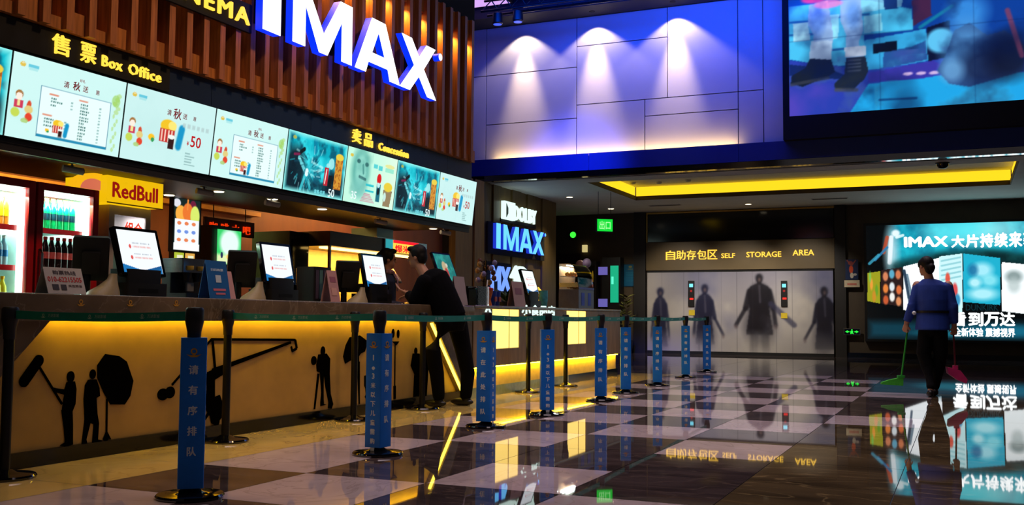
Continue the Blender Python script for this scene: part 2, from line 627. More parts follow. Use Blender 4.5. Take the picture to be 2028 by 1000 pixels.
# wall with the format signs beside the concession counter
sw = MB()
y = 18.1
i = 0
while y < 23.6:
    wd = (0.52, 0.36, 0.62, 0.30, 0.44, 0.58)[i % 6]
    y1 = min(y + wd, 23.75)
    sw.b(-9.45, -9.3 if i % 2 == 0 else -9.33, y, y1 - (0.05 if i % 2 else 0.02), 0, CZ)
    y += wd
    i += 1
sw.b(-9.6, -9.46, 18.1, 23.75, 0, CZ, 1)
struct('wall_sign', sw, [plank_wall, black_matte])

# panelled upper back wall
zA, zB, zC, zD, zE = at(1040, 143, 1, BY).z, at(1300, 195, 1, BY).z, at(1050, 241, 1, BY).z, at(1230, 83, 1, BY).z, at(1370, 223, 1, BY).z
xa, xb, xc, xd, xe, xf, xg = [at(px, 200, 1, BY).x for px in (963, 1142, 1277, 1322, 1462, 1512, 1554)]
TOP, BOT = 7.22, 4.2
wp = MB()
def panel(x0, x1, z0, z1):
    wp.b(x0 + 0.009, x1 - 0.009, BY, BY + 0.05, z0 + 0.009, z1 - 0.009)
for p in ((-10.2, xa, BOT, zA), (-10.2, xa, zA, TOP), (xa, xb, BOT, zC), (xa, xb, zC, zA), (xa, xb, zA, TOP), (xb, xc, BOT, zB), (xc, xe, BOT, zE), (xc, xe, zE, zB),
          (xb, xd, zB, zD), (xb, xd, zD, TOP), (xd, xe, zB, TOP), (xe, xf, BOT, zB), (xe, xf, zB, TOP), (xf, xg + 0.2, BOT, TOP)):
    panel(*p)
wp.b(-10.2, 6, BY + 0.05, BY + 0.15, CZ, 8.6, 1)
struct('wall_back', wp, [wall_panel, M('panel_joint', (90, 84, 96), 0.7)])
struct('trim_2', MB().b(-10.2, -2.4, 18.9, BY - 0.01, TOP, 7.8), M('beam_dark', (22, 26, 44), 0.7))
bd = MB()
xs = [-10.2, at(1166, 330, 1, 19.4).x, at(1463, 310, 1, 19.4).x, 6]
for i in range(3):
    bd.b(xs[i] + 0.004, xs[i + 1] - 0.004, 19.4, 19.43, 3.96, 4.31)
bd.b(-10.2, 6, 19.43, BY, 3.96, 4.27)
struct('trim_3', bd, M('band_panel', (26, 48, 130), 0.4, var=0.04))
struct('trim_4', MB().b(-9.3, 6, 19.41, BY, CZ, 3.955), chrome)
o = MB().b(-9.1, xe, 19.46, 19.50, 4.272, 4.284).build('ledge_light', E('ledge_led', (255, 214, 130), 34))
tag(o, 'warm light strip lying along the ledge under the pale panelled wall', 'light strip')

# lower ceiling with its cove
c0, c1, d0, d1 = -7.3, 1.0, 20.35, 23.9
lc = MB().b(-10.8, c0, BY, FY, CZ, CZ + 0.08).b(c1, 7, BY, FY, CZ, CZ + 0.08).b(c0, c1, BY, d0, CZ, CZ + 0.08).b(c0, c1, d1, FY, CZ, CZ + 0.08)
lc.b(c0 - 0.2, c1 + 0.2, d0 - 0.2, d1 + 0.2, CZ + 0.34, CZ + 0.4)
ceil_low = struct('ceiling', lc, ceil_mat)
lp = MB().b(c0, c0 + 0.02, d0, d1, CZ + 0.0, CZ + 0.1).b(c1 - 0.02, c1, d0, d1, CZ, CZ + 0.1).b(c0, c1, d1 - 0.02, d1, CZ, CZ + 0.1).b(c0, c1, d0, d0 + 0.02, CZ, CZ + 0.1)
struct('cove_lip', lp, M('cove_lip_paint', (70, 58, 40), 0.7), ceil_low)
cl = MB().b(c0 - 0.04, c0 - 0.02, d0, d1, CZ + 0.1, CZ + 0.33).b(c1 + 0.02, c1 + 0.04, d0, d1, CZ + 0.1, CZ + 0.33).b(c0, c1, d1 + 0.02, d1 + 0.04, CZ + 0.1, CZ + 0.33)
o = cl.build('cove_glow_faces', cove_face_glow)  # side faces glow in place of light from a hidden strip
tag(o, 'yellow glowing cove faces in place of strip light round the recess of the lower ceiling', 'light strip')

# far wall, dark, with the locker recess
wf = MB().b(-11.0, 7, FY, FY + 0.2, 0, CZ)
struct('wall_far', wf, dark_wall)
struct('wall_left_far', MB().b(-11.0, -10.8, 23.76, FY - 0.01, 0, CZ), dark_wall)
struct('baseboard_far', MB().b(-9.7, -8.25, FY - 0.02, FY, 0, 0.12).b(-2.8, 7, FY - 0.02, FY, 0, 0.12), black_gloss)
gx0, gx1 = -7.86, -2.93
struct('trim_5', MB().b(gx0, gx1, FY - 0.06, FY, 3.78, 3.82).b(gx0, gx0 + 0.03, FY - 0.06, FY, 2.95, 3.78), M('gold_trim', (200, 160, 70), 0.35, 0.4))
struct('window_1', MB().b(gx0 + 0.04, gx1 - 0.02, FY - 0.05, FY - 0.01, 3.02, 3.77), black_gloss)
struct('trim_6', MB().b(gx0, gx1, FY - 0.08, FY, 2.24, 3.0), M('sign_board', (92, 76, 46), 0.5, var=0.12, scale=2))
struct('trim_7', MB().b(-8.2, gx0 - 0.01, FY - 0.12, FY, 0, CZ).b(gx1 + 0.01, -2.66, FY - 0.12, FY, 0, CZ), M('dark_pilaster', (22, 18, 16), 0.6))
struct('door_1', MB().b(-10.45, -9.75, FY - 0.04, FY - 0.001, 0, 2.75), M('door_dark', (40, 14, 14), 0.5))

# ------------------------------------------------------------------ small lights
def downlight(name, loc, label, cat, group, power, color=(1, 0.86, 0.62), r=0.05, down=True):
    t = thing(name, label, cat, loc, 0, group)
    MB().lathe([(r * 1.3, -0.006), (r * 1.3, 0.0)], n=20).build('trim_ring', M('ring_white', (200, 196, 186), 0.4), t, 40)
    MB().lathe([(r, -0.012), (r, -0.0062)], n=20).build('lens', warm_white, t, 40)
    if power:
        lamp('downlight_lamp', 'SPOT', (loc[0], loc[1], loc[2] - 0.03), color, power, (loc[0], loc[1], 0), 0.05, angle=100, blend=0.8)
    return t
for (px, py), w in (((1128, 390), 'above the format signs'), ((1210, 413), 'above the green hanging exit sign'), ((1482, 404), 'in front of the locker area')):
    p = at(px, py, 2, CZ)
    downlight('ceiling_downlight', (p.x, p.y, CZ), 'small round lit downlight in the lower ceiling ' + w, 'downlight', 'lit downlights of the lower ceiling', 150, r=0.075)
SOF = 2.13
for i, (px, py, w) in enumerate(((433, 378, 'under the third menu screen from the left'), (540, 393, 'under the right end of the third menu screen'), (638, 413, 'under the blue fantasy menu screen'), (858, 452, 'under the last menu screens on the right'))):
    p = at(px, py, 2, SOF)
    downlight('soffit_downlight', (p.x, p.y, SOF), 'small lit downlight in the dark soffit ' + w, 'downlight', 'downlights in the counter soffit', 9, r=0.05)
for px, py, w in ((335, 385, 'left of the dessert poster screen'), (487, 445, 'to the right of the red glowing letters')):
    p = at(px, py, 2, SOF) if px == 335 else at(px, py, 0, -9.599)
    downlight('kitchen_downlight', (p.x, p.y, p.z), 'tiny lit lamp deep behind the counter ' + w, 'downlight', None, 14, r=0.05)
lens_m = E('slat_lens', (255, 200, 90), 6)
for i, y0 in enumerate(lit_gaps):
    if y0 < 2.5:
        continue
    big = y0 > 10.0
    t = thing('slat_spotlight', ('small warm spotlight at the top of a slat gap, number %d from the right end' % (len(lit_gaps) - i)), 'spotlight', (-5.99, y0, 4.655), 0, 'spotlights tucked between the wooden slats')
    MB().lathe([(0.042, -0.03), (0.042, 0)], n=14).build('housing', dark_metal, t, 40)
    MB().lathe([(0.034, -0.034), (0.034, -0.0301)], n=14).build('lens', lens_m, t, 40)
    lamp('slat_lamp', 'SPOT', (-5.99, y0, 4.60), (1, 0.55, 0.12), 30 if big else 22, (-6.0, y0, 3), 0.03, angle=120, blend=1.0)
# three wall washers that throw the scallops
for px, w in ((1040, 'leftmost'), (1182, 'middle'), (1340, 'rightmost')):
    x = at(px, 60, 1, BY).x
    t = thing('wall_washer', w + ' of the three downlights set over the pale panelled wall', 'spotlight', (x, BY - 0.3, TOP), 0, 'downlights over the panelled wall')
    MB().lathe([(0.06, -0.01), (0.06, 0)], n=16).build('housing', black_matte, t, 40)
    lamp('washer_lamp', 'SPOT', (x, BY - 0.3, TOP - 0.03), (1, 0.82, 0.60), 80, (x, BY - 0.25, 0), 0.02, angle=106, blend=0.3)
    lamp('washer_core', 'SPOT', (x, BY - 0.3, TOP - 0.03), (1, 0.76, 0.40), 560, (x, BY, 5.45), 0.08, angle=37, blend=1.0)
p = at(958, 2, 2, 7.45)
t = thing('ceiling_light_panel', 'lilac glowing panel at the top edge above the end of the slatted wall', 'light panel', (p.x, p.y, 7.45))
MB().b(-0.7, 0.5, -0.35, 0.35, 0.0, 0.06).build('housing', black_matte, t)
MB().b(-0.66, 0.46, -0.31, 0.31, -0.008, -0.001).build('diffuser', E('lilac_panel', (205, 160, 235), 1.2), t)
MB().tube([(0, 0, 0.06), (0, 0, 1.15)], 0.01).build('hanger', dark_metal, t)
# truss of the stage lights near the ceiling
t = thing('lighting_truss', 'dark metal truss with blue lit lamps hanging by the top edge', 'truss', (-7.6, 18.3, 7.12))
tr = MB()
for dy, dz in ((-0.15, 0), (0.15, 0), (0, 0.26)):
    tr.tube([(-1.2, dy, dz), (1.9, dy, dz)], 0.025)
for i in range(10):
    x = -1.2 + i * 0.32
    tr.tube([(x, -0.15, 0), (x + 0.16, 0, 0.26)], 0.012).tube([(x + 0.16, 0, 0.26), (x + 0.3, 0.15, 0)], 0.012)
tr.build('frame', dark_metal, t)
MB().tube([(0, 0, 0.26), (0, 0, 1.48)], 0.015).build('hanger', dark_metal, t)
for x in (-0.9, -0.45):
    l_ = MB().lathe([(0.09, -0.22), (0.11, -0.2), (0.10, 0.0), (0.03, 0.03)], (x, 0, -0.03), 14).build('stage_lamp', black, t, 40)
    MB().lathe([(0.085, -0.226), (0.085, -0.2205)], (x, 0, -0.03), 14).build('lens', E('blue_lens', (60, 90, 255), 1.2), l_, 40)
# ceiling bits of the lower ceiling
p = at(1868, 333, 2, CZ)
t = thing('dome_camera', 'black dome camera on the ceiling between cove and screen wall', 'camera', (p.x, 20.1, CZ))
MB().lathe([(0.02, -0.11), (0.07, -0.095), (0.1, -0.05), (0.105, -0.02)], n=18).build('dome', black_gloss, t, 40)
MB().lathe([(0.125, -0.02), (0.125, 0)], n=18).build('base', black, t, 40)
for px, py, w in ((1253, 361, 'left'), (1305, 360, 'middle'), (1363, 356, 'right')):
    p = at(px, py, 2, CZ + 0.34)
    t = thing('smoke_detector', w + ' of three small pale discs on the recessed ceiling', 'smoke detector', (p.x, p.y, CZ + 0.34), 0, 'discs on the recessed ceiling')
    MB().lathe([(0.03, -0.05), (0.07, -0.035), (0.075, 0)], n=18).build('cover', M('pale_plastic', (190, 190, 184), 0.5), t, 40)
for px, py, w in ((1317, 406, 'left'), (1643, 393, 'right')):
    p = at(px, py, 2, CZ)
    t = thing('air_vent', w + ' long slot vent in the lower ceiling behind the cove', 'air vent', (p.x, p.y, CZ), 0, 'slot vents of the lower ceiling')
    MB().b(-0.42, 0.42, -0.09, 0.09, -0.012, 0.0).build('frame', M('vent_white', (210, 208, 200), 0.5), t)
    v = MB()
    for k in range(3):
        v.b(-0.4, 0.4, -0.07 + k * 0.05, -0.04 + k * 0.05, -0.015, -0.0122)
    v.build('slot', black_matte, t)

# ================================================================== SIGNS
IM_I = [(0, 0), (0.26, 0), (0.26, 0.61), (0, 0.61)]
IM_M = [(0.445, 0), (0.645, 0), (0.645, 0.40), (0.875, 0), (1.02, 0), (1.265, 0.40), (1.265, 0), (1.455, 0), (1.455, 0.61), (1.235, 0.61), (0.95, 0.20), (0.665, 0.61), (0.445, 0.61)]
IM_A = [[(1.515, 0), (1.725, 0), (1.775, 0.12), (2.17, 0.12), (2.215, 0), (2.43, 0), (2.11, 0.61), (1.835, 0.61)], [(1.845, 0.235), (2.10, 0.235), (1.972, 0.48)]]
IM_X = [(2.435, 0), (2.66, 0), (2.865, 0.2), (3.07, 0), (3.29, 0), (2.98, 0.31), (3.26, 0.61), (3.04, 0.61), (2.865, 0.43), (2.69, 0.61), (2.465, 0.61), (2.75, 0.31)]
def imax(parent, s, d, face, side, sx=1.0):
    def outline(nm, pts):
        pts = [(x * s * sx, z * s) for x, z in pts]
        o = MB().pris(pts, -d, 0).build(nm, side, parent)
        MB().pris(pts, -d - 0.004, -d - 0.0002).build('lit_face', face, o)
    outline('letter', IM_I)
    outline('letter', IM_M)
    a = IM_A[0]
    h = IM_A[1]
    # the A as three strokes round its counter
    k = [[a[0], a[1], a[2], h[0], h[2], (1.972, 0.61), a[7]], [a[3], a[4], a[5], a[6], (1.972, 0.61), h[2], h[1]], [a[2], a[3], h[1], h[0]]]
    mb, mf = MB(), MB()
    for q in k:
        q = [(x * s * sx, z * s) for x, z in q]
        mb.pris(q, -d, 0)
        mf.pris(q, -d - 0.004, -d - 0.0002)
    o = mb.build('letter', side, parent)
    mf.build('lit_face', face, o)
    outline('letter', IM_X)
    o = MB().disc(3.39 * s * sx, 0.555 * s, 0.045 * s, -d, 0).build('trademark_dot', side, parent)
    MB().disc(3.39 * s * sx, 0.555 * s, 0.042 * s, -d - 0.004, -d - 0.0002).build('lit_face', face, o)
t = thing('lettered_sign', 'huge white letters with blue glowing edges on the wooden slats', 'sign', (-5.79, 7.27, 3.525), LEFT)
imax(t, 1.0, 0.08, imax_face, imax_side)
b_ = MB()
for x in (0.13, 0.55, 1.35, 1.97, 2.86):
    b_.b(x - 0.02, x + 0.02, 0.0, 0.108, 0.1, 0.5)
b_.build('bracket', dark_metal, t)

t = thing('lettered_sign', 'yellow letters spelling CINEMA high on the slats beside the huge letters', 'sign', (-5.87, 6.1, 3.57), LEFT)
MB().b(-0.05, 1.22, 0.0, 0.03, -0.06, 0.2).build('backing', black_matte, t)
MB().text('CINEMA', 0.0, 0.0, 1.17, 0.145, 0.02, 0.0, bold=0.012, spacing=1.2).build('letters', sign_yellow, t)
t = thing('lettered_sign', 'yellow glowing sign reading Box Office on the fascia over the menu screens', 'sign', (-6.0, 0, 0), LEFT)
MB().b(3.9, 6.42, -0.02, -0.001, 2.79, 3.0).build('backing', black_matte, t)
MB().text('售', 5.225, 2.835, 0.155, 0.145, 0.015, -0.021, bold=0.012).build('character', sign_yellow, t)
MB().text('票', 5.485, 2.835, 0.14, 0.145, 0.015, -0.021, bold=0.012).build('character', sign_yellow, t)
MB().text('Box', 5.69, 2.845, 0.2, 0.083, 0.015, -0.021, bold=0.016, spacing=1.1).build('letters', sign_yellow, t)
MB().text('Office', 5.96, 2.845, 0.35, 0.085, 0.015, -0.021, bold=0.016, spacing=1.1).build('letters', sign_yellow, t)
t = thing('lettered_sign', 'yellow glowing sign reading Concession at the right end of the fascia', 'sign', (-6.0, 0, 0), LEFT)
MB().text('卖', 9.2, 2.83, 0.165, 0.15, 0.02, -0.001, bold=0.012).build('character', sign_yellow, t)
MB().text('品', 9.44, 2.825, 0.16, 0.145, 0.02, -0.001, bold=0.012).build('character', sign_yellow, t)
MB().text('Concession', 9.74, 2.825, 0.66, 0.085, 0.02, -0.001, bold=0.012, spacing=1.1).build('letters', sign_yellow, t)

# signs on the plank wall
t = thing('lettered_sign', 'small white lit sign, topmost on the plank wall', 'sign', (-9.28, 20.25, 3.12), LEFT)
MB().b(0, 2.0, 0.0, 0.02, -0.06, 0.02).build('rail', black_matte, t)
lg = MB().b(0, 0.10, -0.08, 0, 0, 0.40).b(0.5, 0.6, -0.08, 0, 0, 0.40).b(0.1, 0.5, -0.08, 0, 0.36, 0.40).b(0.1, 0.5, -0.08, 0, 0, 0.04)
lg.pris([(0.10, 0.04), (0.10, 0.36), (0.16, 0.36), (0.26, 0.26), (0.26, 0.14), (0.16, 0.04)][::-1], -0.06, 0, 1)
lg.b(0.27, 0.33, -0.08, 0, 0.04, 0.36)
lg.build('emblem', [white_led, black], t)
MB().text('DOLBY', 0.66, 0.03, 1.28, 0.33, 0.05, 0.0, bold=0.012).build('letters', white_led, t)
t = thing('lettered_sign', 'big blue lit letters on black backing, middle of the plank wall', 'sign', (-9.24, 19.75, 2.43), LEFT)
MB().b(-0.25, 2.95, 0.0, 0.04, -0.12, 0.57).build('backing', black_matte, t)
imax(t, 0.9, 0.08, E('imax_blue_face', (96, 190, 255), 1.5), E('imax_blue_side', (30, 60, 220), 0.8), 0.92)
t = thing('lettered_sign', 'violet-blue and white lit sign low on the plank wall', 'sign', (-9.24, 19.65, 1.52), LEFT)
MB().b(-0.25, 1.05, 0.0, 0.04, -0.08, 0.62).build('backing', black_matte, t)
MB().text('MX', 0.0, 0.0, 0.95, 0.53, 0.05, 0.0, bold=0.01).build('letters', E('mx_blue', (110, 150, 255), 1.3), t)
MB().text('4D', 1.0, 0.18, 0.95, 0.40, 0.05, 0.0, bold=0.03).build('letters', white_led, t)
t = thing('lettered_sign', 'yellow lit letters partly hidden behind the till screen on the plank wall', 'sign', (-9.24, 21.35, 1.18), LEFT)
MB().b(0.05, 1.05, 0.001, 0.058, 0.2, 0.26).build('rail', black_matte, t)
MB().text('LED', 0.0, 0.0, 1.1, 0.48, 0.06, 0.0, bold=0.01).build('letters', sign_yellow, t)

# locker area sign
t = thing('lettered_sign', 'yellow lit sign reading SELF STORAGE AREA over the printed lockers', 'sign', (0, FY - 0.08, 0))
sg = MB()
for i, ch in enumerate('自助存包区'):
    MB().text(ch, -7.30 + i * 0.285, 2.52, 0.25, 0.25, 0.015, 0.0, bold=0.012).build('character', sign_yellow, t)
for a in (('SELF', -5.80, 2.545, 0.36, 0.125), ('STORAGE', -5.14, 2.555, 0.89, 0.14), ('AREA', -3.96, 2.58, 0.53, 0.145)):
    MB().text(*a, 0.015, 0, bold=0.015).build('letters', sign_yellow, t)

# exit signs
green_lit = E('exit_green', (40, 255, 70), 1.1)
t = thing('exit_sign', 'green lit exit sign hanging from the ceiling left of the locker area', 'exit sign', (-7.47, 22.0, 2.92), math.radians(38))
MB().b(-0.2, 0.2, -0.03, 0.03, -0.01, 0.3).build('case', black, t)
MB().b(-0.185, 0.185, -0.036, -0.0305, 0.005, 0.285).build('face', E('exit_face', (20, 225, 60), 1.0), t)
MB().text('出口', -0.13, 0.05, 0.26, 0.19, 0.004, -0.0362, bold=0.01).build('letters', E('exit_letters', (170, 255, 160), 1.2), t)
MB().tube([(-0.15, 0, 0.3), (-0.15, 0, CZ - 2.92)], 0.006).tube([(0.15, 0, 0.3), (0.15, 0, CZ - 2.92)], 0.006).build('rod', dark_metal, t)
t = thing('exit_sign', 'small green arrow exit sign low on the dark wall below the safety notice', 'exit sign', (-2.53, FY - 0.13, 0.56))
MB().b(-0.2, 0.2, 0.0, 0.03, 0, 0.17).build('frame', steel, t)
MB().b(-0.18, 0.18, -0.004, -0.0005, 0.015, 0.155).build('panel', black_gloss, t)
MB().pris([(-0.16, 0.085), (-0.10, 0.12), (-0.10, 0.097), (-0.06, 0.097), (-0.06, 0.073), (-0.10, 0.073), (-0.10, 0.05)], -0.007, -0.0045).pris([(0.16, 0.085), (0.10, 0.12), (0.10, 0.097), (0.06, 0.097), (0.06, 0.073), (0.10, 0.073), (0.10, 0.05)], -0.007, -0.0045).disc(0.0, 0.128, 0.016, -0.007, -0.0045).pris([(-0.035, 0.03), (-0.01, 0.03), (0.0, 0.06), (0.02, 0.03), (0.04, 0.03), (0.02, 0.075), (0.035, 0.10), (-0.035, 0.105)], -0.007, -0.0045).build('pictogram', green_lit, t)
t = thing('indicator_light', 'small round green light high on the dark wall beyond the plank wall', 'light', tuple(at(1135, 465, 1, FY - 0.041)))
MB().b(-0.12, 0.12, 0.0, 0.04, -0.14, 0.14).build('plate', black, t)
MB().disc(0, 0, 0.085, -0.02, -0.001).build('lens', E('green_dot', (60, 255, 60), 1.3), t)
t = thing('wall_lamp', 'small cream lamp box on the dark wall by the doorway', 'lamp', tuple(at(1157, 492, 1, FY - 0.101)))
MB().rb(-0.07, 0.07, 0.0, 0.1, -0.1, 0.1, 0.02).build('shade', E('cream_lamp', (230, 210, 140), 0.75), t)

# ================================================================== MENU SCREENS
CY_ = (0, 165, 190)
def logo(pc, x=0.08, y=0.88):
    pc.ell(x, y, 0.022, 0.03, (226, 186, 60), 0.9).ell(x, y + 0.015, 0.008, 0.012, (240, 235, 200), 0.8)
    pc.rect(x + 0.045, x + 0.13, y - 0.02, y + 0.022, (20, 165, 205), 0.55).rect(x + 0.05, x + 0.12, y - 0.045, y - 0.032, (120, 205, 215), 0.6)

def food(pc, x, y, s):
    pc.ell(x, y + 0.12 * s, 0.055 * s, 0.06 * s, (242, 196, 40)).ell(x + 0.03 * s, y + 0.13 * s, 0.03 * s, 0.04 * s, (255, 232, 120))
    pc.rect(x - 0.055 * s, x + 0.05 * s, y - 0.03 * s, y + 0.09 * s, (196, 50, 46))
    for i in range(4):
        pc.rect(x - 0.045 * s + i * 0.024 * s, x - 0.036 * s + i * 0.024 * s, y - 0.02 * s, y + 0.085 * s, (250, 220, 200))
    pc.rect(x + 0.01 * s, x + 0.05 * s, y - 0.08 * s, y + 0.02 * s, (50, 24, 26)).ell(x + 0.03 * s, y + 0.03 * s, 0.026 * s, 0.02 * s, (240, 245, 240))
    pc.line(x + 0.085 * s, y - 0.04 * s, x + 0.10 * s, y + 0.12 * s, 0.022 * s, (20, 150, 200)).ell(x - 0.11 * s, y - 0.01 * s, 0.022 * s, 0.03 * s, (250, 196, 40)).ell(x - 0.10 * s, y - 0.03 * s, 0.012 * s, 0.02 * s, (50, 160, 90))

def kids(pc, x, y, s=1.0):
    pc.ell(x, y + 0.10 * s, 0.032 * s, 0.05 * s, (166, 116, 60)).ell(x, y + 0.075 * s, 0.026 * s, 0.045 * s, (252, 236, 222)).rect(x - 0.035 * s, x + 0.035 * s, y - 0.06 * s, y + 0.03 * s, (206, 60, 90)).rect(x - 0.012 * s, x + 0.012 * s, y - 0.04 * s, y + 0.03 * s, (240, 225, 150))
    pc.ell(x - 0.02 * s, y - 0.12 * s, 0.035 * s, 0.055 * s, (196, 214, 70), 0.9).ell(x + 0.085 * s, y - 0.02 * s, 0.02 * s, 0.07 * s, (214, 80, 50)).ell(x + 0.085 * s, y - 0.06 * s, 0.034 * s, 0.05 * s, (226, 206, 130)).ell(x + 0.09 * s, y - 0.15 * s, 0.03 * s, 0.05 * s, (226, 70, 46)).ell(x + 0.06 * s, y - 0.2 * s, 0.03 * s, 0.03 * s, (170, 206, 110), 0.8)

def menu_list():
    p = Pic(1.024, 0.585, 150, (206, 246, 242))
    p.mix(p.fbm(5) - 0.55, (186, 232, 226), 0.9)
    logo(p)
    for i in range(14):
        v = 0.08 + i * 0.055
        p.ell(0.93 + 0.02 * math.sin(i * 2.1), v, 0.012 + 0.012 * (i > 8), 0.03, (170, 210, 90), 0.5)
    p.ell(0.92, 0.72, 0.04, 0.08, (150, 205, 80), 0.6)
    p.rect(0.245, 0.875, 0.065, 0.69, (70, 130, 160)).rect(0.25, 0.87, 0.095, 0.682, (232, 255, 253)).rect(0.25, 0.87, 0.065, 0.095, (30, 140, 180))
    kids(p, 0.08, 0.42)
    for k, (u0, v0, n) in enumerate(((0.34, 0.56, 3), (0.60, 0.57, 12), (0.30, 0.30, 3))):
        p.rect(u0 - 0.02, u0 + 0.06, v0 + 0.035, v0 + 0.055, (224, 120, 90), 0.8)
        for i in range(n):
            v = v0 - i * 0.04
            L = 0.05 + 0.05 * p.rs.rand()
            for q in range(int(L / 0.016)):
                p.rect(u0 + q * 0.017, u0 + q * 0.017 + 0.011, v - 0.011, v + 0.011, (40, 96, 92), 0.85, 0.003)
            p.rect(u0 + 0.17, u0 + 0.19, v - 0.009, v + 0.009, (90, 140, 140), 0.6, 0.003)
    food(p, 0.42, 0.17, 0.8)
    return p, [('清', 0.43, 0.74, 0.08, (120, 40, 44)), ('秋', 0.51, 0.735, 0.11, (110, 20, 26)), ('送', 0.60, 0.745, 0.08, (130, 60, 60)), ('好礼', 0.565, 0.855, 0.04, (150, 90, 90)), ('惠', 0.72, 0.75, 0.06, (130, 80, 80))]

def menu_combo():
    p = Pic(1.024, 0.585, 150, (202, 240, 238))
    p.mix(p.fbm(4) - 0.5, (184, 226, 224), 0.9)
    logo(p)
    kids(p, 0.09, 0.42)
    food(p, 0.47, 0.38, 1.55)
    for i in range(5):
        p.rect(0.69, 0.69 + 0.06 + 0.08 * p.rs.rand(), 0.235 - i * 0.04, 0.25 - i * 0.04, (110, 150, 150), 0.7)
    for i in range(6):
        p.rect(0.63 + i * 0.055, 0.665 + i * 0.055, 0.60, 0.66, (176, 200, 200), 0.7)
    return p, [('清', 0.44, 0.73, 0.08, (120, 40, 44)), ('秋', 0.51, 0.70, 0.15, (120, 24, 30)), ('送', 0.62, 0.73, 0.08, (130, 60, 60)), ('惠', 0.74, 0.74, 0.06, (130, 80, 80)), ('50', 0.74, 0.36, 0.16, (190, 24, 30)), ('¥', 0.695, 0.37, 0.06, (190, 24, 30))]

def menu_fantasy():
    p = Pic(1.024, 0.585, 170, (0, 170, 190))
    n = p.fbm(4, 5)
    n2 = p.fbm(9, 4)
    p.mix((n - 0.42) * 5, (60, 226, 238), 0.95).mix((0.5 - n2) * 5, (0, 70, 96), 0.75)
    d = np.minimum(np.minimum(p.U, 1 - p.U), np.minimum(p.V, 1 - p.V) * 0.6)
    p.ell(0.14, 0.36, 0.17, 0.40, (4, 22, 34), 0.9, 0.5).ell(0.85, 0.22, 0.2, 0.24, (2, 16, 26), 0.85, 0.6).ell(0.5, 0.1, 0.4, 0.14, (4, 26, 40), 0.6, 0.7)
    p.line(0.2, 0.66, 0.27, 0.74, 0.02, (8, 24, 30)).line(0.12, 0.62, 0.2, 0.64, 0.012, (150, 30, 80), 0.8)
    p.line(0.20, 0.58, 0.33, 0.34, 0.02, (120, 236, 244), 0.8).line(0.33, 0.34, 0.27, 0.06, 0.018, (70, 220, 232), 0.8).line(0.33, 0.34, 0.42, 0.10, 0.018, (50, 205, 220), 0.7).ell(0.345, 0.36, 0.03, 0.07, (226, 255, 255)).line(0.42, 0.55, 0.6, 0.50, 0.012, (190, 250, 250), 0.7)
    p.line(0.45, 0.75, 0.44, 0.98, 0.03, (0, 110, 150), 0.6)
    for k in range(70):
        a_ = p.rs.rand() * 2 * PI
        r0 = 0.05 + 0.22 * p.rs.rand()
        x_, y_ = 0.36 + r0 * math.cos(a_), 0.46 + 1.5 * r0 * math.sin(a_)
        l_ = 0.02 + 0.07 * p.rs.rand()
        c_ = [(120, 236, 244), (10, 90, 120), (40, 200, 216), (210, 254, 255), (4, 50, 70)][k % 5]
        p.line(x_, y_, x_ + l_ * math.cos(a_ + 0.5), y_ + 1.6 * l_ * math.sin(a_ + 0.5), 0.004 + 0.008 * p.rs.rand(), c_, 0.45)
    p.mix((0.055 - d) / 0.05, (150, 244, 240), 0.95)
    p.rect(0.815, 0.945, 0.17, 0.75, (214, 150, 50)).mix((p.noise(60) - 0.55) * 6 * ((p.U > 0.815) & (p.U < 0.945) & (p.V > 0.17) & (p.V < 0.75)), (160, 86, 30), 0.8).ell(0.88, 0.75, 0.07, 0.06, (236, 206, 70))
    p.rect(0.64, 0.71, 0.2, 0.52, (190, 36, 52)).line(0.66, 0.24, 0.675, 0.48, 0.008, (250, 230, 225)).rect(0.72, 0.78, 0.19, 0.4, (14, 24, 28)).ell(0.745, 0.6, 0.05, 0.1, (170, 240, 240), 0.9).ell(0.69, 0.56, 0.03, 0.04, (170, 240, 240), 0.8)
    p.ell(0.1, 0.9, 0.03, 0.03, (206, 186, 70), 0.8)
    return p, [('50', 0.74, 0.03, 0.14, (236, 255, 255)), ('套餐·优惠', 0.5, 0.045, 0.07, (120, 226, 236))]

